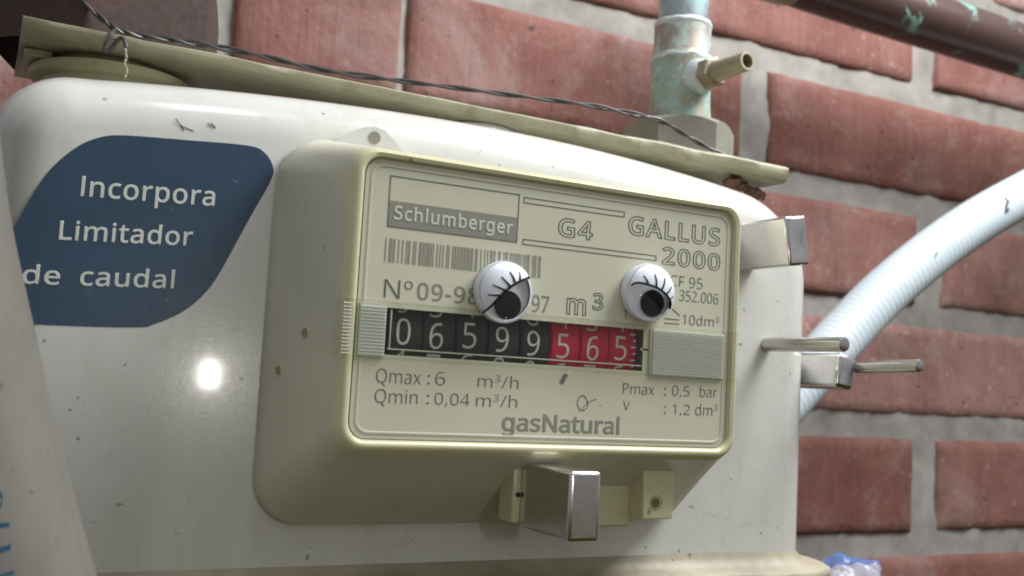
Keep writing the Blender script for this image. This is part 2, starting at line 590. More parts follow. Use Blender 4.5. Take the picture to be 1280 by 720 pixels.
def brick(x0, x1, z0, z1):
    nx, nz = max(8, int((x1 - x0) / 7)), 9
    seed = Vector((random.uniform(-90, 90), random.uniform(-90, 90), random.uniform(-90, 90)))
    tilt = random.uniform(-0.004, 0.004)
    dy = random.uniform(-0.9, 0.9)
    V, F = [], []
    def us(n):
        # closer rows near the edge, for the worn arris
        t = [0, 0.018, 0.05]
        k = n - 5
        return [0, 0.012, 0.035] + [0.035 + 0.93 * (i + 1) / (k + 1) for i in range(k)] + [0.965, 0.988, 1]
    U, W = us(nx), [0, 0.04, 0.12, 0.3, 0.5, 0.7, 0.88, 0.96, 1]
    for w_ in W:
        for u in U:
            x = x0 + (x1 - x0) * u
            z = z0 + (z1 - z0) * w_
            p = Vector((x, 0, z)) * 0.09 + seed
            ed = min(u * (x1 - x0), (1 - u) * (x1 - x0), w_ * (z1 - z0), (1 - w_) * (z1 - z0))
            edge = max(0.0, 1 - ed / 3.2) ** 2 * 2.6
            jx = noise.noise(p + Vector((9, 0, 0))) * 0.7 * (1 if ed < 1 else 0.3)
            jz = noise.noise(p + Vector((0, 9, 0))) * 0.45 * (1 if ed < 1 else 0.3)
            chip = max(0.0, noise.noise(p * 0.9 + Vector((4, 4, 4))) - 0.25) * (3.0 if ed < 5 else 0.6)
            y = WALL_Y + dy + tilt * (x - x0) + edge + chip + noise.noise(p * 0.6) * 0.7 + noise.noise(p * 2.5) * 0.35
            V.append((x + jx, y, z + jz))
    a, b = len(U), len(W)
    for j in range(b - 1):
        for i in range(a - 1):
            k = j * a + i
            F.append((k, k + 1, k + a + 1, k + a))
    rim = [i for i in range(a)] + [j * a + a - 1 for j in range(1, b)] + [(b - 1) * a + i for i in range(a - 2, -1, -1)] + [j * a for j in range(b - 2, 0, -1)]
    base = len(V)
    for k in rim:
        v = V[k]
        V.append((v[0], WALL_Y + 26, v[2]))
    n = len(rim)
    for i in range(n):
        j = (i + 1) % n
        F.append((rim[j], rim[i], base + i, base + j))
    o = build('brick', V, F, M_BRICK, wall, angle=60)
    return o


for r in range(-2, 5):
    top = 25.6 + 60.3 * r
    off = 238 if r % 2 == 0 else 362
    if r == 3:
        off = 356
    for k in range(-3, 2):
        xl = off + 240 * k + 9.5
        if r == 2:
            xl -= 1
        xr = xl + 222
        if r == 2 and k == -1:
            xl = -17
        if r == 2 and k == -2:
            xr = -31
        if xr < -180 or xl > 560:
            continue
        if r == 2 and k == -1:
            brick(xl, 50.0, top - 47, top + 0.3)
            xl = 53.2
        brick(xl + random.uniform(-2, 2) * (xl != 53.2), xr + random.uniform(-2, 2), top - 47.8 + random.uniform(-0.8, 0.8), top + random.uniform(-0.8, 0.8))

# ------------------------------------------------------------------ gas meter
meter = thing('gas_meter', 'cream domestic gas meter with counter window and blue sticker', 'gas meter', (0, 90, -110))

# housing: outline in x,z swept back, with a rolled front edge
TOPZ = [(-82 - 14 * math.cos(math.radians(a)), 20.6 + 13.4 * math.sin(math.radians(a))) for a in range(0, 86, 5)]
TOPZ += [(x, 38.4 - 4.4 * ((x + 3) / 79) ** 2) for x in range(-80, -2, 6)] + [(x, 38.4 - 5.0 * ((x + 3) / 71.1) ** 2) for x in range(2, 66, 6)]
TOPZ += [(64.0 + 23.5 * math.sin(math.radians(a)), 11.1 + 22.6 * math.cos(math.radians(a))) for a in range(10, 91, 5)]


def outline(inset):
    pts = [(-96, z) for z in (-112, -90, -70, -58, -50, -40, -20, 0)] + TOPZ + [(87.5, z) for z in (0, -20, -40, -50, -58, -70, -90, -112)]
    n = len(pts)
    out = []
    for i, (x, z) in enumerate(pts):
        a = pts[max(i - 1, 0)]
        b = pts[min(i + 1, n - 1)]
        tx, tz = b[0] - a[0], b[1] - a[1]
        l = math.hypot(tx, tz)
        nx_, nz_ = -tz / l, tx / l          # outward (left of travel up the left side)
        out.append((x - nx_ * inset, z - nz_ * inset))
    return out


rings = []
for q in (0.08, 0.3, 0.6, 0.85):
    rings.append([(-4 + (x + 4) * q, 25, -35 + (z + 35) * q) for x, z in outline(10.5)])
R_ = 10.5
for k in range(9):
    t = math.radians(90 * k / 8)
    ins = R_ * (1 - math.sin(t))
    y = 25 + R_ * (1 - math.cos(t))
    rings.append([(x, y, z) for x, z in outline(ins)])
for y in (50, 80, 110, 140):
    rings.append([(x, y, z) for x, z in outline(0)])
V, F = loft(rings, cap0=True, cap1=True)
build('housing', V, F, M_BODY, meter, angle=35)

# seam flange all round, where the two shells are crimped together
prof = [(-0.4, -51.0), (0.5, -52.8), (2.0, -54.2), (4.5, -55.2), (8.6, -55.6), (9.8, -56.2), (10.0, -57.6), (9.3, -58.8), (7.5, -59.2), (7.0, -60.2), (-0.4, -60.4)]
V, F = [], []
# add points along the long front edge so the crimp can waver
def dense(ring):
    out = []
    n = len(ring)
    for i in range(n):
        a, b = Vector(ring[i]), Vector(ring[(i + 1) % n])
        m_ = max(1, int((b - a).length / 6))
        for k in range(m_):
            out.append(a.lerp(b, k / m_))
    return out


base_ring = dense([(x, y, 0) for x, y in rrect(-96, 87.5, 25, 140, 11, 10)])
cx, cy = -4, 82
rings = []
for o_, z in prof:
    ring = []
    for p in base_ring:
        q = Vector((min(max(p.x, -85), 76.5), min(max(p.y, 36), 129), 0))
        d = (p - q).normalized()
        s_ = o_ * (1.0 - 0.42 * max(0.0, -d.y) ** 2)
        wob = noise.noise(Vector((p.x, p.y, o_ * 2)) * 0.11) * 0.45 if o_ > 2 else 0
        ring.append((p.x + d.x * (s_ + wob), p.y + d.y * (s_ + wob), z + (noise.noise(Vector((p.x, p.y, 7)) * 0.14) * 0.5 if o_ > 2 else 0)))
    rings.append(ring)
V, F = loft(rings)
build('seam_flange', V, F, M_FLANGE, meter, angle=60)

# necks on top
for x, y, r in ((-73, 74, 14.5), (80, 82, 15.0)):
    rg = lathe((x, y, 36), (0, 0, 1), [(0, r), (6.2, r), (6.5, r + 1.2), (7.0, r + 2.0), (8.6, r + 2.2), (9.0, r + 1.6), (9.3, r - 2), (13, r - 2)], 48)
    V, F = loft(rg)
    build('neck', V, F, M_NECK, meter, angle=35)
rg = lathe((9, 62, 39), (0, 0, 1), [(0, 11), (3, 11), (5.0, 10.2), (6.2, 8.2), (6.6, 0.2)], 40)
V, F = loft(rg)
build('boss', V, F, M_BODY, meter, angle=35)

# blue sticker
st = [(-89.9, 6.5), (-87.2, 13.0), (-85.1, 16.5), (-82.0, 19.9), (-78.7, 22.0), (-74.7, 23.0), (-64.3, 23.8), (-53.6, 24.5), (-50.3, 23.7), (-48.5, 21.3), (-48.7, 18.6), (-52.1, 11.0), (-56.4, 1.1), (-58.8, -3.1), (-62.3, -6.7), (-66.9, -9.3), (-70.4, -10.2), (-84.9, -10.8), (-92.0, -10.6), (-94.3, -8.6), (-94.2, -4.0)]
P = smooth_path([(x, 24.94, z) for x, z in st + st[:1]], 5)[:-1]
Pb = [(p.x, 25.02, p.z) for p in P]
V, F = loft([[tuple(p) for p in P], Pb], cap0=True)
sticker = build('blue_sticker', V, F, M_STICK, meter, smooth=False)


def flat(name, rects, mat_, parent, y=-0.01, t=0.05):
    bm = bmesh.new()
    for x0, x1, z0, z1 in rects:
        add_box(bm, x0, x1, y - t, y, z0, z1, 0)
    return from_bm(name, bm, mat_, parent, smooth=False)


def strokes(name, lines, mat_, parent, wd=0.2, y=-0.01, t=0.05):
    """flat printed strokes, each from point to point in x,z"""
    V, F = [], []
    for (xa, za), (xb, zb) in lines:
        d = Vector((xb - xa, zb - za))
        d.normalize()
        n_ = Vector((-d.y, d.x)) * wd / 2
        d = d * wd * 0.3
        b = len(V)
        q = [(xa - d.x + n_.x, za - d.y + n_.y), (xb + d.x + n_.x, zb + d.y + n_.y), (xb + d.x - n_.x, zb + d.y - n_.y), (xa - d.x - n_.x, za - d.y - n_.y)]
        V += [(x, y - t, z) for x, z in q] + [(x, y, z) for x, z in q]
        F += [(b, b + 1, b + 2, b + 3)] + [(b + k, b + (k + 1) % 4, b + 4 + (k + 1) % 4, b + 4 + k) for k in range(4)]
    return build(name, V, F, mat_, parent, smooth=False)


def rect_lines(x0, x1, z0, z1):
    return [((x0, z0), (x1, z0)), ((x1, z0), (x1, z1)), ((x1, z1), (x0, z1)), ((x0, z1), (x0, z0))]


# letter outlines as bezier points (co, left handle, right handle) for a plain sans-serif face
GLYPHS = {
',': (0.215, [[0.154,0.084,0.152,0.087,0.149,0.065,0.136,0.023,0.143,0.045,0.128,0.001,0.111,-0.042,0.12,-0.02,0.102,-0.064,0.085,-0.103,0.094,-0.084,0.068,-0.103,0.033,-0.103,0.05,-0.103,0.038,-0.083,0.049,-0.038,0.043,-0.061,0.054,-0.015,0.063,0.031,0.058,0.008,0.067,0.054,0.073,0.093,0.07,0.074,0.098,0.093,0.148,0.093,0.123,0.093,0.15,0.09]]),
'-': (0.258, [[0.032,0.184,0.097,0.184,0.032,0.204,0.032,0.246,0.032,0.225,0.097,0.246,0.226,0.246,0.161,0.246,0.226,0.225,0.226,0.184,0.226,0.204,0.161,0.184]]),
'.': (0.215, [[0.058,0.043,0.058,0.024,0.058,0.063,0.072,0.085,0.063,0.077,0.082,0.093,0.107,0.097,0.093,0.097,0.121,0.097,0.142,0.085,0.132,0.093,0.152,0.077,0.157,0.043,0.157,0.063,0.157,0.024,0.142,0.002,0.152,0.01,0.132,-0.007,0.107,-0.011,0.121,-0.011,0.093,-0.011,0.072,0.002,0.082,-0.007,0.063,0.01]]),
'/': (0.298, [[0.29,0.573,0.267,0.573,0.219,0.382,0.077,0,0.148,0.191,0.054,0,0.008,0,0.031,0,0.079,0.191,0.221,0.573,0.15,0.382,0.244,0.573]]),
'0': (0.458, [[0.419,0.287,0.419,0.349,0.419,0.241,0.409,0.163,0.416,0.199,0.402,0.126,0.376,0.07,0.391,0.096,0.36,0.045,0.316,0.012,0.341,0.025,0.292,-0.001,0.229,-0.008,0.263,-0.008,0.186,-0.008,0.122,0.027,0.15,0.004,0.094,0.051,0.06,0.129,0.073,0.085,0.046,0.173,0.039,0.287,0.039,0.226,0.039,0.349,0.058,0.446,0.046,0.402,0.071,0.49,0.119,0.547,0.091,0.523,0.146,0.57,0.229,0.581,0.183,0.581,0.271,0.581,0.335,0.547,0.307,0.57,0.364,0.523,0.399,0.446,0.385,0.49,0.412,0.402],[0.11,0.287,0.11,0.339,0.11,0.235,0.121,0.156,0.114,0.191,0.129,0.122,0.159,0.078,0.142,0.096,0.177,0.061,0.229,0.052,0.2,0.052,0.257,0.052,0.298,0.078,0.281,0.061,0.315,0.095,0.336,0.156,0.328,0.121,0.344,0.191,0.348,0.287,0.348,0.235,0.348,0.339,0.336,0.417,0.344,0.383,0.328,0.452,0.298,0.495,0.315,0.478,0.281,0.513,0.229,0.521,0.257,0.521,0.2,0.521,0.159,0.495,0.177,0.513,0.142,0.478,0.121,0.417,0.129,0.452,0.114,0.383]]),
'1': (0.458, [[0.285,0,0.285,0.191,0.262,0,0.216,0,0.239,0,0.216,0.133,0.216,0.4,0.216,0.267,0.216,0.416,0.216,0.439,0.216,0.429,0.216,0.45,0.217,0.47,0.217,0.46,0.218,0.479,0.219,0.499,0.218,0.489,0.21,0.49,0.196,0.477,0.203,0.483,0.189,0.471,0.169,0.455,0.18,0.464,0.149,0.438,0.108,0.405,0.129,0.422,0.096,0.421,0.071,0.452,0.084,0.437,0.123,0.492,0.226,0.573,0.175,0.532,0.246,0.573,0.285,0.573,0.265,0.573,0.285,0.382]]),
'2': (0.458, [[0.417,0,0.417,0.021,0.291,0,0.038,0,0.165,0,0.038,0.02,0.038,0.059,0.038,0.039,0.088,0.109,0.188,0.21,0.138,0.16,0.217,0.239,0.261,0.287,0.242,0.265,0.281,0.31,0.306,0.353,0.296,0.332,0.316,0.375,0.322,0.424,0.322,0.399,0.322,0.456,0.294,0.496,0.312,0.48,0.275,0.512,0.221,0.52,0.25,0.52,0.193,0.52,0.147,0.506,0.168,0.516,0.126,0.496,0.083,0.466,0.105,0.483,0.07,0.482,0.045,0.513,0.057,0.497,0.06,0.526,0.094,0.548,0.076,0.538,0.112,0.558,0.153,0.572,0.132,0.566,0.174,0.578,0.221,0.581,0.196,0.581,0.256,0.581,0.313,0.562,0.287,0.574,0.338,0.55,0.372,0.51,0.358,0.532,0.387,0.487,0.394,0.428,0.394,0.46,0.394,0.398,0.375,0.344,0.388,0.37,0.363,0.318,0.324,0.267,0.346,0.292,0.302,0.241,0.247,0.185,0.276,0.214,0.207,0.146,0.128,0.067,0.167,0.107,0.128,0.066,0.128,0.064,0.128,0.065,0.224,0.064,0.417,0.064,0.321,0.064,0.417,0.043]]),
'3': (0.458, [[0.395,0.439,0.395,0.48,0.395,0.413,0.381,0.372,0.391,0.391,0.371,0.353,0.34,0.326,0.358,0.338,0.322,0.315,0.277,0.302,0.301,0.306,0.277,0.3,0.277,0.298,0.277,0.299,0.323,0.293,0.379,0.255,0.357,0.279,0.402,0.231,0.413,0.163,0.413,0.201,0.413,0.13,0.39,0.074,0.405,0.1,0.374,0.048,0.318,0.014,0.35,0.028,0.286,-0.001,0.193,-0.008,0.244,-0.008,0.163,-0.008,0.11,-0.001,0.136,-0.006,0.084,0.003,0.036,0.023,0.06,0.011,0.036,0.045,0.036,0.089,0.036,0.067,0.06,0.077,0.114,0.061,0.086,0.068,0.142,0.055,0.194,0.051,0.168,0.051,0.245,0.051,0.305,0.081,0.282,0.061,0.328,0.101,0.339,0.164,0.339,0.129,0.339,0.188,0.32,0.223,0.333,0.208,0.308,0.237,0.265,0.255,0.289,0.248,0.241,0.262,0.179,0.265,0.213,0.265,0.16,0.265,0.123,0.265,0.142,0.265,0.123,0.285,0.123,0.326,0.123,0.306,0.142,0.326,0.18,0.326,0.161,0.326,0.211,0.326,0.259,0.339,0.238,0.33,0.28,0.348,0.307,0.377,0.296,0.361,0.318,0.394,0.323,0.434,0.323,0.412,0.323,0.462,0.295,0.498,0.314,0.483,0.276,0.514,0.219,0.521,0.251,0.521,0.199,0.521,0.164,0.515,0.18,0.519,0.147,0.511,0.117,0.498,0.132,0.506,0.103,0.491,0.075,0.473,0.089,0.483,0.063,0.489,0.039,0.521,0.051,0.505,0.06,0.537,0.115,0.563,0.085,0.551,0.145,0.575,0.218,0.581,0.18,0.581,0.278,0.581,0.352,0.54,0.323,0.567,0.381,0.514]]),
'4': (0.458, [[0.443,0.13,0.443,0.151,0.415,0.13,0.359,0.13,0.387,0.13,0.359,0.087,0.359,0,0.359,0.043,0.337,0,0.291,0,0.314,0,0.291,0.043,0.291,0.13,0.291,0.087,0.2,0.13,0.017,0.13,0.108,0.13,0.017,0.15,0.017,0.19,0.017,0.17,0.107,0.319,0.286,0.576,0.196,0.447,0.311,0.576,0.359,0.576,0.335,0.576,0.359,0.448,0.359,0.193,0.359,0.321,0.387,0.193,0.443,0.193,0.415,0.193,0.443,0.172],[0.291,0.374,0.291,0.314,0.291,0.388,0.291,0.412,0.291,0.4,0.292,0.423,0.293,0.444,0.292,0.434,0.293,0.454,0.294,0.474,0.294,0.464,0.294,0.483,0.295,0.5,0.295,0.492,0.294,0.5,0.292,0.5,0.293,0.5,0.288,0.49,0.276,0.468,0.282,0.479,0.269,0.456,0.257,0.438,0.263,0.446,0.2,0.356,0.086,0.193,0.143,0.275,0.154,0.193,0.291,0.193,0.223,0.193,0.291,0.253]]),
'5': (0.458, [[0.221,0.351,0.202,0.351,0.26,0.351,0.322,0.331,0.294,0.345,0.351,0.318,0.389,0.274,0.374,0.299,0.405,0.249,0.413,0.183,0.413,0.219,0.413,0.143,0.387,0.081,0.404,0.109,0.37,0.052,0.314,0.015,0.346,0.03,0.282,0,0.199,-0.008,0.244,-0.008,0.169,-0.008,0.116,0,0.142,-0.005,0.09,0.005,0.051,0.023,0.068,0.013,0.051,0.045,0.051,0.09,0.051,0.068,0.07,0.078,0.121,0.062,0.093,0.069,0.148,0.055,0.2,0.052,0.175,0.052,0.228,0.052,0.274,0.065,0.253,0.057,0.295,0.074,0.323,0.106,0.311,0.088,0.335,0.125,0.341,0.176,0.341,0.148,0.341,0.213,0.306,0.262,0.329,0.242,0.283,0.282,0.197,0.292,0.247,0.292,0.182,0.292,0.146,0.288,0.165,0.291,0.127,0.285,0.099,0.28,0.111,0.283,0.088,0.287,0.064,0.302,0.076,0.295,0.071,0.392,0.086,0.573,0.079,0.482,0.182,0.573,0.373,0.573,0.277,0.573,0.373,0.551,0.373,0.508,0.373,0.53,0.297,0.508,0.146,0.508,0.222,0.508,0.141,0.453,0.132,0.342,0.137,0.398,0.141,0.344,0.169,0.348,0.154,0.346,0.185,0.35]]),
'6': (0.458, [[0.044,0.245,0.044,0.202,0.044,0.278,0.051,0.342,0.046,0.31,0.055,0.374,0.075,0.433,0.063,0.405,0.086,0.462,0.121,0.51,0.101,0.487,0.141,0.532,0.196,0.562,0.166,0.549,0.226,0.574,0.306,0.581,0.263,0.581,0.318,0.581,0.344,0.579,0.33,0.58,0.357,0.578,0.377,0.573,0.368,0.576,0.377,0.553,0.377,0.513,0.377,0.533,0.367,0.516,0.344,0.52,0.356,0.519,0.332,0.522,0.308,0.523,0.32,0.523,0.271,0.523,0.216,0.504,0.24,0.517,0.191,0.492,0.158,0.454,0.172,0.475,0.143,0.433,0.127,0.38,0.133,0.408,0.12,0.352,0.115,0.291,0.116,0.323,0.116,0.291,0.119,0.291,0.118,0.291,0.128,0.304,0.15,0.326,0.138,0.315,0.162,0.336,0.194,0.35,0.177,0.344,0.212,0.356,0.255,0.358,0.232,0.358,0.288,0.358,0.342,0.338,0.317,0.352,0.367,0.324,0.4,0.279,0.386,0.305,0.414,0.253,0.421,0.184,0.421,0.221,0.421,0.145,0.399,0.082,0.414,0.111,0.384,0.053,0.336,0.015,0.363,0.031,0.309,0,0.239,-0.008,0.276,-0.008,0.212,-0.008,0.163,0.007,0.186,-0.003,0.139,0.017,0.101,0.054,0.119,0.033,0.083,0.075,0.059,0.133,0.069,0.101,0.049,0.165],[0.238,0.051,0.218,0.051,0.272,0.051,0.32,0.084,0.299,0.062,0.341,0.105,0.351,0.184,0.351,0.139,0.351,0.221,0.324,0.271,0.342,0.25,0.305,0.292,0.241,0.303,0.277,0.303,0.215,0.303,0.175,0.287,0.194,0.298,0.156,0.277,0.131,0.248,0.142,0.264,0.121,0.232,0.115,0.198,0.115,0.215,0.115,0.18,0.123,0.146,0.118,0.163,0.128,0.129,0.146,0.099,0.136,0.113,0.157,0.084,0.185,0.064,0.17,0.073,0.2,0.056]]),
'7': (0.458, [[0.109,0,0.135,0,0.187,0.169,0.344,0.508,0.266,0.339,0.241,0.508,0.035,0.508,0.138,0.508,0.035,0.53,0.035,0.573,0.035,0.551,0.163,0.573,0.419,0.573,0.291,0.573,0.419,0.554,0.419,0.518,0.419,0.536,0.342,0.345,0.187,0,0.264,0.173,0.161,0]]),
'8': (0.458, [[0.229,0.581,0.196,0.581,0.262,0.581,0.318,0.565,0.292,0.575,0.343,0.555,0.378,0.519,0.363,0.539,0.393,0.499,0.4,0.443,0.4,0.473,0.4,0.42,0.385,0.383,0.395,0.4,0.375,0.366,0.346,0.338,0.362,0.351,0.329,0.325,0.291,0.303,0.311,0.313,0.315,0.292,0.355,0.265,0.336,0.279,0.374,0.251,0.401,0.216,0.39,0.234,0.413,0.197,0.419,0.148,0.419,0.175,0.419,0.116,0.395,0.065,0.411,0.089,0.38,0.042,0.33,0.011,0.358,0.024,0.302,-0.002,0.231,-0.008,0.269,-0.008,0.19,-0.008,0.126,0.01,0.155,-0.002,0.098,0.023,0.061,0.063,0.076,0.04,0.047,0.086,0.039,0.146,0.039,0.113,0.039,0.172,0.056,0.214,0.045,0.195,0.067,0.233,0.099,0.264,0.081,0.25,0.118,0.278,0.158,0.299,0.137,0.289,0.139,0.31,0.107,0.336,0.122,0.322,0.092,0.349,0.071,0.383,0.08,0.365,0.062,0.4,0.058,0.444,0.058,0.421,0.058,0.474,0.08,0.518,0.065,0.498,0.095,0.538,0.141,0.565,0.115,0.554,0.167,0.575],[0.108,0.145,0.108,0.165,0.108,0.117,0.138,0.076,0.118,0.094,0.158,0.057,0.229,0.048,0.188,0.048,0.268,0.048,0.319,0.076,0.298,0.057,0.339,0.094,0.35,0.148,0.35,0.118,0.35,0.166,0.335,0.197,0.345,0.183,0.325,0.211,0.293,0.235,0.311,0.224,0.275,0.246,0.229,0.265,0.254,0.256,0.225,0.267,0.217,0.27,0.221,0.269,0.193,0.26,0.157,0.237,0.173,0.249,0.141,0.226,0.121,0.197,0.129,0.212,0.112,0.182],[0.228,0.524,0.259,0.524,0.198,0.524,0.155,0.502,0.174,0.517,0.136,0.488,0.127,0.441,0.127,0.468,0.127,0.421,0.141,0.391,0.131,0.405,0.15,0.378,0.179,0.357,0.163,0.367,0.195,0.348,0.232,0.33,0.213,0.339,0.25,0.338,0.282,0.357,0.267,0.347,0.297,0.366,0.317,0.392,0.308,0.378,0.326,0.405,0.33,0.441,0.33,0.422,0.33,0.468,0.302,0.502,0.321,0.488,0.284,0.517]]),
'9': (0.458, [[0.417,0.328,0.417,0.371,0.417,0.295,0.41,0.231,0.415,0.263,0.406,0.198,0.387,0.139,0.398,0.168,0.375,0.111,0.34,0.063,0.36,0.085,0.32,0.041,0.265,0.011,0.295,0.023,0.234,-0.002,0.154,-0.008,0.197,-0.008,0.143,-0.008,0.117,-0.006,0.131,-0.007,0.103,-0.005,0.082,0,0.091,-0.003,0.082,0.02,0.082,0.06,0.082,0.04,0.091,0.057,0.115,0.053,0.103,0.054,0.128,0.051,0.152,0.05,0.141,0.05,0.19,0.05,0.245,0.068,0.221,0.056,0.269,0.08,0.303,0.118,0.289,0.097,0.318,0.139,0.334,0.192,0.328,0.164,0.341,0.22,0.346,0.281,0.345,0.25,0.344,0.281,0.341,0.281,0.342,0.281,0.333,0.268,0.31,0.247,0.323,0.257,0.298,0.237,0.266,0.223,0.283,0.229,0.248,0.217,0.204,0.214,0.228,0.214,0.172,0.214,0.118,0.235,0.143,0.221,0.093,0.248,0.061,0.294,0.074,0.268,0.047,0.319,0.04,0.387,0.04,0.35,0.04,0.427,0.063,0.491,0.048,0.462,0.078,0.52,0.127,0.557,0.099,0.542,0.154,0.573,0.223,0.581,0.186,0.581,0.25,0.581,0.299,0.565,0.276,0.575,0.323,0.555,0.361,0.518,0.343,0.539,0.379,0.497,0.402,0.439,0.392,0.471,0.412,0.408],[0.223,0.521,0.243,0.521,0.19,0.521,0.142,0.488,0.163,0.51,0.12,0.466,0.11,0.388,0.11,0.433,0.11,0.351,0.137,0.301,0.119,0.322,0.155,0.28,0.22,0.269,0.182,0.269,0.245,0.269,0.286,0.285,0.268,0.275,0.305,0.296,0.33,0.325,0.32,0.309,0.34,0.341,0.346,0.374,0.346,0.357,0.346,0.392,0.338,0.426,0.343,0.409,0.333,0.444,0.315,0.474,0.325,0.46,0.305,0.488,0.277,0.508,0.292,0.5,0.261,0.517]]),
':': (0.215, [[0.058,0.043,0.058,0.024,0.058,0.063,0.072,0.085,0.063,0.077,0.082,0.093,0.107,0.097,0.093,0.097,0.121,0.097,0.142,0.085,0.132,0.093,0.152,0.077,0.157,0.043,0.157,0.063,0.157,0.024,0.142,0.002,0.152,0.01,0.132,-0.007,0.107,-0.011,0.121,-0.011,0.093,-0.011,0.072,0.002,0.082,-0.007,0.063,0.01],[0.058,0.387,0.058,0.367,0.058,0.407,0.072,0.429,0.063,0.421,0.082,0.437,0.107,0.441,0.093,0.441,0.121,0.441,0.142,0.429,0.132,0.437,0.152,0.421,0.157,0.387,0.157,0.407,0.157,0.367,0.142,0.345,0.152,0.353,0.132,0.336,0.107,0.332,0.121,0.332,0.093,0.332,0.072,0.345,0.082,0.336,0.063,0.353]]),
'A': (0.512, [[0.437,0,0.462,0,0.414,0.059,0.368,0.177,0.391,0.118,0.292,0.177,0.141,0.177,0.217,0.177,0.118,0.118,0.073,0,0.096,0.059,0.049,0,0,0,0.024,0,0.075,0.192,0.224,0.575,0.149,0.383,0.245,0.575,0.289,0.575,0.267,0.575,0.363,0.383,0.512,0,0.437,0.192,0.487,0],[0.282,0.415,0.304,0.357,0.281,0.419,0.274,0.438,0.278,0.427,0.271,0.449,0.263,0.473,0.267,0.461,0.26,0.485,0.255,0.5,0.257,0.494,0.252,0.49,0.247,0.468,0.25,0.479,0.244,0.457,0.238,0.438,0.241,0.447,0.235,0.429,0.23,0.415,0.232,0.421,0.209,0.357,0.165,0.241,0.187,0.299,0.226,0.241,0.346,0.241,0.286,0.241,0.325,0.299]]),
'C': (0.507, [[0.323,0.517,0.349,0.517,0.293,0.517,0.241,0.502,0.265,0.512,0.216,0.491,0.178,0.456,0.195,0.476,0.161,0.436,0.139,0.383,0.148,0.412,0.13,0.354,0.125,0.286,0.125,0.322,0.125,0.239,0.147,0.164,0.132,0.198,0.162,0.129,0.213,0.083,0.184,0.102,0.242,0.065,0.322,0.055,0.279,0.055,0.348,0.055,0.394,0.062,0.371,0.057,0.416,0.066,0.46,0.078,0.438,0.071,0.46,0.057,0.46,0.015,0.46,0.036,0.438,0.007,0.393,-0.002,0.416,0.001,0.371,-0.006,0.312,-0.008,0.343,-0.008,0.254,-0.008,0.166,0.028,0.205,0.004,0.127,0.052,0.078,0.131,0.098,0.086,0.059,0.175,0.049,0.287,0.049,0.227,0.049,0.33,0.067,0.406,0.055,0.37,0.079,0.442,0.12,0.499,0.097,0.473,0.143,0.525,0.206,0.559,0.172,0.545,0.24,0.574,0.324,0.581,0.28,0.581,0.353,0.581,0.409,0.572,0.382,0.578,0.436,0.566,0.482,0.547,0.461,0.558,0.472,0.527,0.453,0.486,0.463,0.506,0.435,0.494,0.394,0.508,0.416,0.501,0.372,0.514]]),
'F': (0.416, [[0.15,0,0.15,0.081,0.126,0,0.078,0,0.102,0,0.078,0.191,0.078,0.573,0.078,0.382,0.184,0.573,0.398,0.573,0.291,0.573,0.398,0.551,0.398,0.509,0.398,0.53,0.315,0.509,0.15,0.509,0.233,0.509,0.15,0.442,0.15,0.306,0.15,0.374,0.227,0.306,0.383,0.306,0.305,0.306,0.383,0.285,0.383,0.243,0.383,0.264,0.305,0.243,0.15,0.243,0.227,0.243,0.15,0.162]]),
'G': (0.584, [[0.326,0.302,0.326,0.281,0.392,0.302,0.524,0.302,0.458,0.302,0.524,0.209,0.524,0.022,0.524,0.115,0.493,0.011,0.431,-0.001,0.462,0.004,0.399,-0.006,0.323,-0.008,0.363,-0.008,0.264,-0.008,0.173,0.028,0.214,0.004,0.133,0.051,0.081,0.13,0.102,0.085,0.059,0.174,0.049,0.286,0.049,0.226,0.049,0.346,0.084,0.442,0.061,0.398,0.108,0.486,0.186,0.544,0.142,0.52,0.23,0.568,0.346,0.581,0.283,0.581,0.378,0.581,0.437,0.572,0.408,0.578,0.465,0.566,0.516,0.547,0.492,0.558,0.507,0.526,0.489,0.484,0.498,0.505,0.469,0.493,0.421,0.508,0.446,0.501,0.395,0.514,0.342,0.517,0.369,0.517,0.296,0.517,0.225,0.489,0.257,0.508,0.192,0.47,0.15,0.409,0.167,0.444,0.133,0.375,0.124,0.286,0.124,0.334,0.124,0.241,0.146,0.166,0.132,0.201,0.161,0.131,0.216,0.084,0.184,0.103,0.247,0.064,0.34,0.055,0.289,0.055,0.365,0.055,0.404,0.059,0.387,0.056,0.422,0.061,0.452,0.068,0.438,0.064,0.452,0.125,0.452,0.238,0.452,0.182,0.41,0.238,0.326,0.238,0.368,0.238,0.326,0.26]]),
'I': (0.205, [[0.068,0,0.091,0,0.068,0.191,0.068,0.573,0.068,0.382,0.091,0.573,0.137,0.573,0.114,0.573,0.137,0.382,0.137,0,0.137,0.191,0.114,0]]),
'L': (0.42, [[0.078,0,0.185,0,0.078,0.191,0.078,0.573,0.078,0.382,0.102,0.573,0.15,0.573,0.126,0.573,0.15,0.403,0.15,0.064,0.15,0.234,0.233,0.064,0.4,0.064,0.317,0.064,0.4,0.043,0.4,0,0.4,0.021,0.293,0]]),
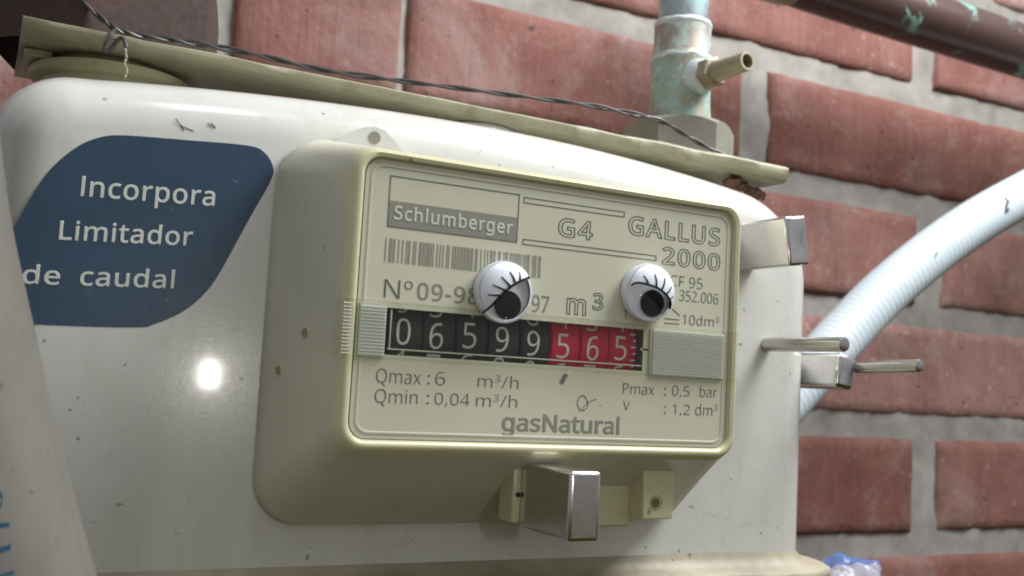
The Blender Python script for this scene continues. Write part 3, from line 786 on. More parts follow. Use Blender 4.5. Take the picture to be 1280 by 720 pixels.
'N': (0.609, [[0.532,0,0.532,0.191,0.504,0,0.447,0,0.476,0,0.345,0.159,0.141,0.476,0.243,0.317,0.14,0.476,0.138,0.476,0.139,0.476,0.139,0.463,0.141,0.432,0.14,0.449,0.142,0.415,0.143,0.378,0.142,0.397,0.144,0.359,0.144,0.32,0.144,0.34,0.144,0.213,0.144,0,0.144,0.107,0.122,0,0.078,0,0.1,0,0.078,0.191,0.078,0.573,0.078,0.382,0.106,0.573,0.161,0.573,0.133,0.573,0.263,0.415,0.467,0.099,0.365,0.257,0.468,0.099,0.47,0.099,0.469,0.099,0.469,0.107,0.468,0.137,0.469,0.12,0.467,0.154,0.466,0.193,0.466,0.173,0.465,0.214,0.464,0.249,0.464,0.232,0.464,0.357,0.464,0.573,0.464,0.465,0.487,0.573,0.532,0.573,0.509,0.573,0.532,0.382]]),
'P': (0.485, [[0.229,0.573,0.179,0.573,0.304,0.573,0.393,0.528,0.359,0.558,0.427,0.499,0.444,0.404,0.444,0.458,0.444,0.381,0.433,0.336,0.44,0.358,0.425,0.315,0.395,0.278,0.412,0.295,0.377,0.261,0.324,0.238,0.353,0.248,0.295,0.228,0.216,0.223,0.258,0.223,0.194,0.223,0.15,0.223,0.172,0.223,0.15,0.149,0.15,0,0.15,0.074,0.126,0,0.078,0,0.102,0,0.078,0.191,0.078,0.573,0.078,0.382,0.128,0.573],[0.223,0.511,0.274,0.511,0.199,0.511,0.15,0.511,0.174,0.511,0.15,0.435,0.15,0.285,0.15,0.36,0.169,0.285,0.208,0.285,0.188,0.285,0.244,0.285,0.298,0.296,0.274,0.289,0.322,0.304,0.352,0.334,0.34,0.316,0.364,0.351,0.37,0.401,0.37,0.373,0.37,0.438,0.334,0.484,0.358,0.465,0.311,0.502]]),
'Q': (0.626, [[0.577,0.287,0.577,0.346,0.577,0.241,0.559,0.16,0.571,0.198,0.546,0.122,0.503,0.064,0.527,0.09,0.478,0.038,0.411,0.006,0.447,0.019,0.456,-0.041,0.548,-0.136,0.502,-0.089,0.513,-0.136,0.444,-0.136,0.479,-0.136,0.407,-0.093,0.334,-0.007,0.37,-0.05,0.33,-0.007,0.324,-0.008,0.327,-0.007,0.32,-0.008,0.314,-0.008,0.317,-0.008,0.269,-0.008,0.196,0.013,0.23,-0.001,0.163,0.027,0.114,0.073,0.136,0.047,0.092,0.099,0.065,0.167,0.076,0.13,0.054,0.203,0.049,0.288,0.049,0.244,0.049,0.347,0.078,0.442,0.059,0.398,0.097,0.486,0.166,0.545,0.126,0.52,0.205,0.569,0.314,0.581,0.254,0.581,0.372,0.581,0.459,0.545,0.42,0.569,0.498,0.521,0.547,0.442,0.527,0.486,0.567,0.398],[0.125,0.287,0.125,0.335,0.125,0.239,0.145,0.163,0.132,0.198,0.159,0.128,0.207,0.083,0.179,0.101,0.235,0.064,0.314,0.055,0.271,0.055,0.357,0.055,0.42,0.083,0.392,0.064,0.447,0.101,0.481,0.163,0.468,0.128,0.495,0.198,0.501,0.287,0.501,0.239,0.501,0.359,0.456,0.457,0.486,0.416,0.426,0.498,0.314,0.518,0.379,0.518,0.271,0.518,0.207,0.49,0.235,0.509,0.179,0.472,0.145,0.411,0.159,0.445,0.132,0.377]]),
'S': (0.44, [[0.403,0.153,0.403,0.183,0.403,0.119,0.378,0.066,0.394,0.09,0.361,0.042,0.307,0.011,0.337,0.024,0.276,-0.002,0.198,-0.008,0.24,-0.008,0.177,-0.008,0.137,-0.005,0.156,-0.007,0.117,-0.003,0.083,0.004,0.099,0,0.067,0.008,0.041,0.019,0.053,0.013,0.041,0.042,0.041,0.088,0.041,0.065,0.06,0.08,0.113,0.065,0.084,0.072,0.141,0.058,0.201,0.055,0.171,0.055,0.23,0.055,0.273,0.066,0.253,0.058,0.292,0.073,0.316,0.098,0.306,0.084,0.326,0.112,0.33,0.147,0.33,0.128,0.33,0.165,0.318,0.194,0.326,0.181,0.31,0.207,0.277,0.23,0.297,0.219,0.258,0.241,0.196,0.265,0.23,0.252,0.171,0.274,0.131,0.294,0.15,0.283,0.113,0.304,0.085,0.33,0.097,0.316,0.073,0.343,0.057,0.375,0.063,0.358,0.051,0.392,0.048,0.435,0.048,0.412,0.048,0.465,0.071,0.513,0.056,0.491,0.087,0.534,0.136,0.563,0.108,0.551,0.163,0.575,0.231,0.581,0.195,0.581,0.262,0.581,0.318,0.572,0.291,0.578,0.344,0.566,0.389,0.549,0.368,0.558,0.381,0.528,0.366,0.487,0.374,0.507,0.347,0.495,0.302,0.508,0.325,0.503,0.279,0.514,0.229,0.517,0.254,0.517,0.205,0.517,0.169,0.507,0.185,0.514,0.153,0.5,0.133,0.478,0.141,0.49,0.125,0.465,0.121,0.434,0.121,0.45,0.121,0.415,0.133,0.386,0.125,0.399,0.141,0.373,0.172,0.351,0.154,0.361,0.191,0.341,0.246,0.318,0.215,0.33,0.28,0.306,0.332,0.279,0.308,0.293,0.355,0.265,0.385,0.228,0.372,0.248,0.397,0.208]]),
'U': (0.586, [[0.513,0.202,0.513,0.326,0.513,0.163,0.489,0.095,0.505,0.127,0.473,0.063,0.416,0.02,0.449,0.038,0.383,0.001,0.29,-0.008,0.341,-0.008,0.219,-0.008,0.128,0.05,0.165,0.011,0.091,0.089,0.072,0.204,0.072,0.14,0.072,0.327,0.072,0.573,0.072,0.45,0.096,0.573,0.144,0.573,0.12,0.573,0.144,0.449,0.144,0.201,0.144,0.325,0.144,0.155,0.182,0.093,0.157,0.119,0.206,0.067,0.294,0.055,0.244,0.055,0.329,0.055,0.379,0.073,0.357,0.061,0.401,0.086,0.427,0.126,0.416,0.103,0.437,0.148,0.442,0.202,0.442,0.173,0.442,0.326,0.442,0.573,0.442,0.449,0.466,0.573,0.513,0.573,0.489,0.573,0.513,0.449]]),
'V': (0.481, [[0.481,0.573,0.456,0.573,0.413,0.382,0.277,0,0.345,0.191,0.253,0,0.204,0,0.229,0,0.136,0.191,0,0.573,0.068,0.382,0.025,0.573,0.075,0.573,0.05,0.573,0.118,0.45,0.204,0.205,0.161,0.328,0.21,0.19,0.22,0.16,0.215,0.175,0.224,0.146,0.231,0.119,0.228,0.132,0.235,0.106,0.241,0.08,0.238,0.093,0.243,0.093,0.25,0.119,0.246,0.106,0.253,0.133,0.262,0.161,0.257,0.147,0.266,0.176,0.277,0.207,0.271,0.191,0.319,0.329,0.405,0.573,0.362,0.451,0.43,0.573]]),
'a': (0.45, [[0.231,0.437,0.203,0.437,0.283,0.437,0.347,0.403,0.322,0.426,0.372,0.38,0.385,0.293,0.385,0.343,0.385,0.195,0.385,0,0.385,0.098,0.368,0,0.334,0,0.351,0,0.329,0.02,0.32,0.061,0.325,0.041,0.319,0.061,0.317,0.061,0.318,0.061,0.304,0.045,0.279,0.022,0.292,0.032,0.266,0.012,0.234,-0.001,0.251,0.004,0.217,-0.006,0.172,-0.008,0.196,-0.008,0.147,-0.008,0.103,0.006,0.124,-0.003,0.082,0.015,0.055,0.048,0.066,0.029,0.043,0.067,0.037,0.119,0.037,0.091,0.037,0.162,0.087,0.219,0.054,0.195,0.121,0.242,0.243,0.257,0.173,0.254,0.267,0.257,0.316,0.259,0.292,0.258,0.316,0.268,0.316,0.285,0.316,0.276,0.316,0.321,0.293,0.359,0.308,0.345,0.277,0.373,0.227,0.38,0.255,0.38,0.204,0.38,0.163,0.37,0.183,0.377,0.142,0.363,0.106,0.347,0.123,0.356,0.099,0.365,0.084,0.4,0.091,0.383,0.103,0.41,0.151,0.426,0.125,0.419,0.176,0.433],[0.252,0.208,0.273,0.209,0.198,0.206,0.141,0.182,0.161,0.197,0.12,0.167,0.11,0.119,0.11,0.146,0.11,0.095,0.132,0.066,0.117,0.077,0.147,0.055,0.188,0.049,0.165,0.049,0.225,0.049,0.279,0.079,0.255,0.059,0.303,0.099,0.315,0.172,0.315,0.13,0.315,0.184,0.315,0.21,0.315,0.197,0.294,0.209]]),
'b': (0.493, [[0.139,0.461,0.139,0.511,0.139,0.443,0.138,0.41,0.138,0.426,0.137,0.394,0.135,0.373,0.136,0.382,0.136,0.373,0.139,0.373,0.137,0.373,0.151,0.391,0.189,0.419,0.168,0.406,0.211,0.431,0.272,0.437,0.238,0.437,0.325,0.437,0.401,0.381,0.368,0.418,0.433,0.344,0.449,0.215,0.449,0.289,0.449,0.166,0.427,0.091,0.442,0.125,0.412,0.058,0.365,0.017,0.392,0.033,0.338,0,0.272,-0.008,0.307,-0.008,0.238,-0.008,0.189,0.01,0.211,-0.002,0.168,0.023,0.139,0.055,0.151,0.037,0.137,0.055,0.133,0.055,0.135,0.055,0.128,0.036,0.119,0,0.123,0.018,0.102,0,0.068,0,0.085,0,0.068,0.203,0.068,0.609,0.068,0.406,0.092,0.609,0.139,0.609,0.115,0.609,0.139,0.56],[0.26,0.379,0.299,0.379,0.229,0.379,0.188,0.361,0.205,0.373,0.17,0.35,0.15,0.308,0.157,0.332,0.142,0.285,0.139,0.217,0.139,0.254,0.139,0.216,0.139,0.214,0.139,0.215,0.139,0.161,0.165,0.093,0.147,0.121,0.182,0.065,0.261,0.051,0.214,0.051,0.3,0.051,0.348,0.093,0.329,0.065,0.367,0.121,0.376,0.216,0.376,0.162,0.376,0.27,0.348,0.338,0.367,0.31,0.329,0.365]]),
'c': (0.385, [[0.241,-0.008,0.265,-0.008,0.203,-0.008,0.139,0.015,0.169,0,0.109,0.031,0.069,0.087,0.086,0.055,0.053,0.12,0.044,0.213,0.044,0.162,0.044,0.265,0.071,0.342,0.053,0.308,0.088,0.375,0.142,0.415,0.112,0.399,0.173,0.43,0.245,0.438,0.207,0.438,0.267,0.438,0.309,0.431,0.288,0.436,0.329,0.426,0.358,0.415,0.346,0.421,0.351,0.395,0.337,0.356,0.344,0.376,0.324,0.361,0.292,0.37,0.309,0.365,0.275,0.374,0.244,0.376,0.259,0.376,0.215,0.376,0.172,0.358,0.191,0.37,0.154,0.345,0.131,0.303,0.14,0.327,0.122,0.279,0.117,0.213,0.117,0.249,0.117,0.179,0.131,0.126,0.122,0.15,0.14,0.102,0.172,0.071,0.153,0.084,0.19,0.059,0.24,0.053,0.213,0.053,0.263,0.053,0.302,0.06,0.284,0.055,0.32,0.065,0.351,0.078,0.336,0.071,0.351,0.057,0.351,0.015,0.351,0.036,0.337,0.008,0.304,-0.002,0.321,0.002,0.286,-0.006]]),
'd': (0.493, [[0.221,-0.008,0.243,-0.008,0.167,-0.008,0.092,0.048,0.124,0.011,0.06,0.085,0.044,0.214,0.044,0.14,0.044,0.288,0.093,0.381,0.06,0.344,0.125,0.419,0.221,0.438,0.168,0.438,0.244,0.438,0.28,0.429,0.263,0.435,0.296,0.424,0.323,0.407,0.311,0.416,0.335,0.397,0.354,0.374,0.346,0.386,0.356,0.374,0.359,0.374,0.358,0.374,0.359,0.381,0.356,0.405,0.358,0.392,0.355,0.419,0.354,0.438,0.354,0.43,0.354,0.495,0.354,0.609,0.354,0.552,0.378,0.609,0.425,0.609,0.401,0.609,0.425,0.406,0.425,0,0.425,0.203,0.406,0,0.368,0,0.387,0,0.365,0.019,0.358,0.058,0.361,0.038,0.357,0.058,0.354,0.058,0.356,0.058,0.346,0.045,0.323,0.024,0.335,0.034,0.311,0.015,0.279,0.001,0.296,0.007,0.263,-0.005],[0.232,0.051,0.193,0.051,0.277,0.051,0.328,0.088,0.309,0.063,0.346,0.113,0.355,0.2,0.355,0.15,0.355,0.205,0.355,0.213,0.355,0.209,0.355,0.267,0.329,0.336,0.346,0.308,0.311,0.365,0.231,0.379,0.279,0.379,0.193,0.379,0.146,0.334,0.165,0.364,0.127,0.304,0.117,0.213,0.117,0.263,0.117,0.161,0.146,0.093,0.127,0.121,0.165,0.065]]),
'e': (0.452, [[0.234,0.438,0.196,0.438,0.271,0.438,0.329,0.414,0.303,0.43,0.356,0.398,0.39,0.346,0.376,0.375,0.404,0.317,0.411,0.244,0.411,0.283,0.411,0.23,0.411,0.201,0.411,0.215,0.313,0.201,0.117,0.201,0.215,0.201,0.118,0.153,0.154,0.09,0.131,0.116,0.178,0.065,0.254,0.052,0.211,0.052,0.281,0.052,0.327,0.06,0.306,0.055,0.348,0.065,0.392,0.082,0.37,0.072,0.392,0.061,0.392,0.02,0.392,0.041,0.37,0.01,0.327,-0.001,0.349,0.003,0.306,-0.006,0.251,-0.008,0.28,-0.008,0.21,-0.008,0.143,0.017,0.174,0,0.112,0.033,0.07,0.091,0.088,0.058,0.053,0.124,0.044,0.212,0.044,0.164,0.044,0.259,0.068,0.333,0.052,0.299,0.084,0.366,0.134,0.411,0.106,0.392,0.163,0.429],[0.233,0.38,0.257,0.38,0.2,0.38,0.154,0.348,0.173,0.369,0.134,0.326,0.119,0.257,0.122,0.296,0.192,0.257,0.338,0.257,0.265,0.257,0.338,0.282,0.326,0.322,0.334,0.303,0.319,0.34,0.292,0.364,0.308,0.354,0.277,0.375]]),
'g': (0.493, [[0.221,0.438,0.165,0.438,0.249,0.438,0.297,0.422,0.274,0.433,0.32,0.411,0.355,0.373,0.339,0.395,0.357,0.373,0.359,0.373,0.358,0.373,0.362,0.392,0.369,0.43,0.366,0.411,0.388,0.43,0.425,0.43,0.406,0.43,0.425,0.284,0.425,-0.007,0.425,0.138,0.425,-0.048,0.404,-0.109,0.418,-0.082,0.39,-0.137,0.341,-0.172,0.369,-0.158,0.312,-0.186,0.233,-0.192,0.276,-0.192,0.202,-0.192,0.147,-0.186,0.173,-0.19,0.121,-0.181,0.078,-0.165,0.098,-0.174,0.078,-0.144,0.078,-0.1,0.078,-0.122,0.098,-0.111,0.149,-0.125,0.122,-0.119,0.176,-0.131,0.237,-0.134,0.206,-0.134,0.273,-0.134,0.324,-0.101,0.302,-0.123,0.345,-0.08,0.355,-0.013,0.355,-0.05,0.355,-0.007,0.355,0.004,0.355,-0.002,0.355,0.01,0.356,0.032,0.356,0.02,0.357,0.044,0.358,0.057,0.357,0.052,0.357,0.057,0.354,0.057,0.356,0.057,0.339,0.035,0.299,0.008,0.321,0.019,0.277,-0.003,0.221,-0.008,0.251,-0.008,0.166,-0.008,0.091,0.051,0.122,0.011,0.06,0.09,0.044,0.214,0.044,0.144,0.044,0.283,0.091,0.377,0.06,0.337,0.122,0.418],[0.23,0.379,0.259,0.379,0.206,0.379,0.169,0.359,0.186,0.372,0.152,0.346,0.13,0.303,0.139,0.328,0.121,0.279,0.117,0.213,0.117,0.249,0.117,0.16,0.146,0.092,0.127,0.12,0.166,0.064,0.232,0.05,0.194,0.05,0.254,0.05,0.288,0.058,0.272,0.053,0.303,0.064,0.326,0.085,0.316,0.073,0.337,0.097,0.349,0.131,0.344,0.112,0.354,0.149,0.356,0.197,0.356,0.172,0.356,0.203,0.356,0.214,0.356,0.209,0.356,0.253,0.343,0.309,0.352,0.285,0.334,0.333,0.302,0.362,0.32,0.35,0.283,0.373]]),
'h': (0.495, [[0.139,0.431,0.139,0.49,0.139,0.42,0.138,0.399,0.138,0.41,0.137,0.389,0.135,0.37,0.136,0.379,0.136,0.37,0.14,0.37,0.138,0.37,0.149,0.385,0.174,0.407,0.16,0.398,0.188,0.417,0.221,0.429,0.203,0.424,0.238,0.435,0.273,0.437,0.255,0.437,0.308,0.437,0.36,0.421,0.337,0.432,0.384,0.41,0.413,0.37,0.401,0.393,0.425,0.347,0.431,0.28,0.431,0.317,0.431,0.187,0.431,0,0.431,0.093,0.407,0,0.361,0,0.384,0,0.361,0.092,0.361,0.275,0.361,0.183,0.361,0.31,0.338,0.353,0.353,0.336,0.322,0.37,0.265,0.379,0.298,0.379,0.233,0.379,0.189,0.36,0.207,0.372,0.171,0.348,0.15,0.308,0.158,0.331,0.143,0.284,0.139,0.222,0.139,0.256,0.139,0.148,0.139,0,0.139,0.074,0.115,0,0.068,0,0.092,0,0.068,0.203,0.068,0.609,0.068,0.406,0.092,0.609,0.139,0.609,0.115,0.609,0.139,0.55]]),
'i': (0.207, [[0.139,0.43,0.115,0.43,0.139,0.287,0.139,0,0.139,0.143,0.115,0,0.068,0,0.092,0,0.068,0.143,0.068,0.43,0.068,0.287,0.092,0.43],[0.104,0.591,0.092,0.591,0.115,0.591,0.133,0.58,0.124,0.587,0.141,0.573,0.145,0.546,0.145,0.562,0.145,0.531,0.133,0.512,0.141,0.52,0.124,0.505,0.104,0.501,0.115,0.501,0.092,0.501,0.075,0.512,0.083,0.505,0.067,0.52,0.063,0.546,0.063,0.531,0.063,0.562,0.075,0.58,0.067,0.573,0.083,0.587]]),
'l': (0.207, [[0.139,0,0.139,0.203,0.115,0,0.068,0,0.092,0,0.068,0.203,0.068,0.609,0.068,0.406,0.092,0.609,0.139,0.609,0.115,0.609,0.139,0.406]]),
'm': (0.75, [[0.54,0.438,0.512,0.438,0.588,0.438,0.649,0.401,0.625,0.425,0.673,0.376,0.685,0.28,0.685,0.335,0.685,0.187,0.685,0,0.685,0.093,0.662,0,0.615,0,0.638,0,0.615,0.092,0.615,0.277,0.615,0.184,0.615,0.31,0.594,0.353,0.608,0.336,0.58,0.37,0.528,0.379,0.558,0.379,0.486,0.379,0.438,0.342,0.456,0.366,0.42,0.318,0.411,0.237,0.411,0.283,0.411,0.158,0.411,0,0.411,0.079,0.388,0,0.342,0,0.365,0,0.342,0.092,0.342,0.277,0.342,0.184,0.342,0.299,0.332,0.333,0.338,0.318,0.326,0.348,0.303,0.367,0.316,0.36,0.29,0.375,0.253,0.379,0.274,0.379,0.225,0.379,0.185,0.36,0.202,0.372,0.169,0.348,0.15,0.308,0.157,0.331,0.142,0.285,0.139,0.223,0.139,0.257,0.139,0.149,0.139,0,0.139,0.074,0.115,0,0.068,0,0.092,0,0.068,0.143,0.068,0.43,0.068,0.287,0.087,0.43,0.125,0.43,0.106,0.43,0.129,0.41,0.136,0.371,0.132,0.391,0.137,0.371,0.14,0.371,0.138,0.371,0.149,0.386,0.173,0.409,0.16,0.399,0.186,0.418,0.217,0.431,0.2,0.426,0.233,0.435,0.266,0.438,0.249,0.438,0.299,0.438,0.349,0.42,0.327,0.432,0.371,0.408,0.398,0.366,0.388,0.39,0.399,0.366,0.402,0.366,0.4,0.366,0.416,0.39,0.461,0.42,0.436,0.408,0.486,0.432]]),
'n': (0.495, [[0.275,0.438,0.257,0.438,0.326,0.438,0.391,0.401,0.365,0.425,0.418,0.376,0.431,0.28,0.431,0.335,0.431,0.187,0.431,0,0.431,0.093,0.407,0,0.361,0,0.384,0,0.361,0.092,0.361,0.275,0.361,0.183,0.361,0.31,0.338,0.353,0.353,0.336,0.322,0.37,0.265,0.379,0.298,0.379,0.217,0.379,0.166,0.338,0.184,0.365,0.148,0.312,0.139,0.223,0.139,0.273,0.139,0.149,0.139,0,0.139,0.074,0.115,0,0.068,0,0.092,0,0.068,0.143,0.068,0.43,0.068,0.287,0.087,0.43,0.125,0.43,0.106,0.43,0.129,0.41,0.136,0.371,0.132,0.391,0.137,0.371,0.14,0.371,0.138,0.371,0.149,0.386,0.175,0.409,0.161,0.399,0.189,0.418,0.222,0.431,0.205,0.426,0.239,0.435]]),
'o': (0.485, [[0.442,0.216,0.442,0.263,0.442,0.18,0.428,0.121,0.437,0.148,0.418,0.093,0.388,0.051,0.405,0.07,0.37,0.031,0.324,0.007,0.349,0.017,0.3,-0.003,0.241,-0.008,0.272,-0.008,0.213,-0.008,0.163,0.007,0.187,-0.003,0.139,0.017,0.1,0.051,0.118,0.031,0.083,0.07,0.059,0.121,0.069,0.093,0.049,0.148,0.044,0.216,0.044,0.18,0.044,0.263,0.068,0.336,0.052,0.304,0.084,0.369,0.137,0.412,0.107,0.394,0.167,0.429,0.244,0.438,0.203,0.438,0.283,0.438,0.347,0.412,0.317,0.429,0.377,0.394,0.417,0.336,0.4,0.369,0.433,0.304],[0.117,0.216,0.117,0.267,0.117,0.182,0.13,0.128,0.121,0.153,0.139,0.103,0.172,0.071,0.153,0.084,0.19,0.057,0.243,0.051,0.214,0.051,0.272,0.051,0.314,0.071,0.296,0.057,0.333,0.084,0.356,0.128,0.347,0.103,0.364,0.153,0.369,0.216,0.369,0.182,0.369,0.25,0.355,0.303,0.364,0.279,0.346,0.327,0.314,0.359,0.332,0.346,0.296,0.372,0.242,0.379,0.272,0.379,0.198,0.379,0.147,0.335,0.167,0.364,0.127,0.306]]),
'p': (0.493, [[0.273,0.438,0.25,0.438,0.326,0.438,0.401,0.383,0.368,0.419,0.433,0.346,0.449,0.216,0.449,0.29,0.449,0.167,0.427,0.093,0.442,0.126,0.412,0.059,0.365,0.017,0.392,0.034,0.339,0,0.272,-0.008,0.308,-0.008,0.25,-0.008,0.213,0.001,0.23,-0.005,0.196,0.007,0.17,0.024,0.182,0.014,0.158,0.033,0.139,0.055,0.147,0.043,0.137,0.055,0.134,0.055,0.136,0.055,0.135,0.045,0.137,0.02,0.136,0.034,0.138,0.006,0.139,-0.016,0.139,-0.006,0.139,-0.075,0.139,-0.192,0.139,-0.134,0.115,-0.192,0.068,-0.192,0.092,-0.192,0.068,0.015,0.068,0.43,0.068,0.222,0.087,0.43,0.126,0.43,0.107,0.43,0.129,0.41,0.136,0.371,0.132,0.391,0.137,0.371,0.139,0.371,0.138,0.371,0.147,0.384,0.17,0.405,0.158,0.395,0.182,0.415,0.213,0.429,0.196,0.423,0.23,0.435],[0.26,0.379,0.299,0.379,0.231,0.379,0.19,0.362,0.208,0.373,0.172,0.351,0.152,0.313,0.16,0.335,0.144,0.291,0.139,0.229,0.139,0.263,0.139,0.225,0.139,0.216,0.139,0.22,0.139,0.18,0.15,0.126,0.142,0.15,0.157,0.101,0.188,0.07,0.17,0.083,0.206,0.057,0.261,0.051,0.23,0.051,0.288,0.051,0.326,0.072,0.309,0.058,0.343,0.087,0.364,0.131,0.355,0.106,0.372,0.156,0.376,0.217,0.376,0.184,0.376,0.266,0.348,0.334,0.367,0.305,0.329,0.364]]),
'r': (0.331, [[0.269,0.438,0.249,0.438,0.277,0.438,0.295,0.437,0.285,0.437,0.304,0.436,0.319,0.433,0.312,0.435,0.316,0.411,0.31,0.368,0.313,0.39,0.303,0.37,0.287,0.372,0.296,0.371,0.279,0.373,0.264,0.374,0.271,0.374,0.247,0.374,0.217,0.363,0.231,0.37,0.202,0.356,0.176,0.334,0.188,0.347,0.165,0.321,0.149,0.289,0.155,0.306,0.142,0.271,0.139,0.229,0.139,0.251,0.139,0.153,0.139,0,0.139,0.076,0.115,0,0.068,0,0.092,0,0.068,0.143,0.068,0.43,0.068,0.287,0.087,0.43,0.126,0.43,0.107,0.43,0.129,0.404,0.134,0.351,0.131,0.377,0.135,0.351,0.137,0.351,0.136,0.351,0.146,0.367,0.17,0.395,0.157,0.382,0.183,0.408,0.214,0.426,0.198,0.418,0.231,0.434]]),
's': (0.384, [[0.348,0.119,0.348,0.142,0.348,0.091,0.327,0.049,0.341,0.068,0.313,0.03,0.268,0.006,0.294,0.016,0.242,-0.003,0.176,-0.008,0.212,-0.008,0.146,-0.008,0.099,-0.001,0.121,-0.006,0.077,0.004,0.042,0.019,0.058,0.011,0.042,0.041,0.042,0.083,0.042,0.062,0.059,0.075,0.104,0.06,0.08,0.067,0.128,0.053,0.178,0.049,0.153,0.049,0.214,0.049,0.256,0.066,0.24,0.055,0.272,0.078,0.28,0.112,0.28,0.093,0.28,0.123,0.271,0.141,0.277,0.133,0.265,0.15,0.239,0.167,0.255,0.158,0.224,0.175,0.174,0.196,0.202,0.185,0.146,0.206,0.103,0.228,0.122,0.217,0.083,0.238,0.057,0.266,0.068,0.251,0.046,0.281,0.041,0.324,0.041,0.3,0.041,0.36,0.085,0.408,0.056,0.388,0.115,0.428,0.202,0.438,0.154,0.438,0.228,0.438,0.275,0.43,0.253,0.435,0.298,0.425,0.339,0.409,0.319,0.418,0.331,0.39,0.315,0.353,0.323,0.372,0.297,0.36,0.258,0.372,0.278,0.367,0.238,0.377,0.197,0.38,0.218,0.38,0.168,0.38,0.131,0.366,0.146,0.375,0.116,0.357,0.108,0.328,0.108,0.344,0.108,0.316,0.119,0.298,0.112,0.306,0.126,0.29,0.154,0.274,0.137,0.282,0.17,0.266,0.219,0.246,0.191,0.256,0.246,0.236,0.289,0.215,0.269,0.226,0.308,0.204,0.333,0.176,0.323,0.191,0.343,0.161]]),
't': (0.289, [[0.212,0.05,0.192,0.05,0.222,0.05,0.245,0.053,0.233,0.051,0.256,0.054,0.272,0.059,0.265,0.056,0.272,0.041,0.272,0.005,0.272,0.023,0.264,0.001,0.24,-0.004,0.254,-0.002,0.226,-0.007,0.2,-0.008,0.213,-0.008,0.177,-0.008,0.138,0.004,0.157,-0.004,0.119,0.011,0.091,0.044,0.103,0.025,0.08,0.063,0.074,0.125,0.074,0.09,0.074,0.209,0.074,0.375,0.074,0.292,0.053,0.375,0.013,0.375,0.033,0.375,0.013,0.387,0.013,0.409,0.013,0.398,0.033,0.418,0.075,0.437,0.054,0.428,0.084,0.468,0.103,0.528,0.093,0.498,0.117,0.528,0.144,0.528,0.13,0.528,0.144,0.496,0.144,0.43,0.144,0.463,0.186,0.43,0.269,0.43,0.227,0.43,0.269,0.412,0.269,0.375,0.269,0.393,0.227,0.375,0.144,0.375,0.186,0.375,0.144,0.292,0.144,0.127,0.144,0.21,0.144,0.101,0.163,0.069,0.151,0.081,0.176,0.056]]),
'u': (0.495, [[0.427,0.43,0.404,0.43,0.427,0.287,0.427,0,0.427,0.143,0.408,0,0.37,0,0.389,0,0.366,0.019,0.359,0.057,0.363,0.038,0.358,0.057,0.356,0.057,0.357,0.057,0.347,0.042,0.321,0.02,0.335,0.03,0.306,0.01,0.273,-0.001,0.291,0.003,0.256,-0.006,0.22,-0.008,0.238,-0.008,0.186,-0.008,0.134,0.008,0.157,-0.003,0.11,0.019,0.081,0.059,0.093,0.036,0.069,0.082,0.063,0.148,0.063,0.112,0.063,0.242,0.063,0.43,0.063,0.336,0.087,0.43,0.135,0.43,0.111,0.43,0.135,0.338,0.135,0.153,0.135,0.245,0.135,0.119,0.158,0.076,0.142,0.093,0.173,0.059,0.23,0.051,0.198,0.051,0.262,0.051,0.306,0.069,0.287,0.057,0.324,0.081,0.345,0.121,0.337,0.098,0.353,0.145,0.357,0.206,0.357,0.173,0.357,0.281,0.357,0.43,0.357,0.355,0.38,0.43]]),
'x': (0.424, [[0.17,0.22,0.118,0.146,0.121,0.29,0.022,0.43,0.071,0.36,0.048,0.43,0.102,0.43,0.075,0.43,0.139,0.376,0.213,0.268,0.176,0.322,0.249,0.322,0.322,0.43,0.286,0.376,0.349,0.43,0.402,0.43,0.375,0.43,0.352,0.36,0.253,0.22,0.303,0.29,0.306,0.146,0.41,0,0.358,0.073,0.383,0,0.33,0,0.356,0,0.291,0.057,0.213,0.172,0.252,0.114,0.173,0.114,0.094,0,0.133,0.057,0.067,0,0.014,0,0.041,0,0.066,0.073]]),
'º': (0.301, [[0.277,0.443,0.277,0.473,0.277,0.4,0.242,0.343,0.265,0.367,0.219,0.319,0.15,0.307,0.188,0.307,0.114,0.307,0.061,0.342,0.084,0.319,0.037,0.365,0.026,0.443,0.026,0.399,0.026,0.487,0.059,0.544,0.037,0.521,0.082,0.567,0.152,0.579,0.113,0.579,0.177,0.579,0.217,0.563,0.199,0.574,0.236,0.553,0.261,0.518,0.251,0.538,0.271,0.498],[0.076,0.443,0.076,0.475,0.076,0.412,0.094,0.373,0.082,0.389,0.106,0.358,0.151,0.35,0.125,0.35,0.177,0.35,0.208,0.373,0.196,0.358,0.219,0.389,0.225,0.443,0.225,0.412,0.225,0.475,0.208,0.514,0.219,0.498,0.196,0.529,0.151,0.536,0.177,0.536,0.125,0.536,0.094,0.514,0.106,0.529,0.082,0.498]]),
' ': (0.209, []),
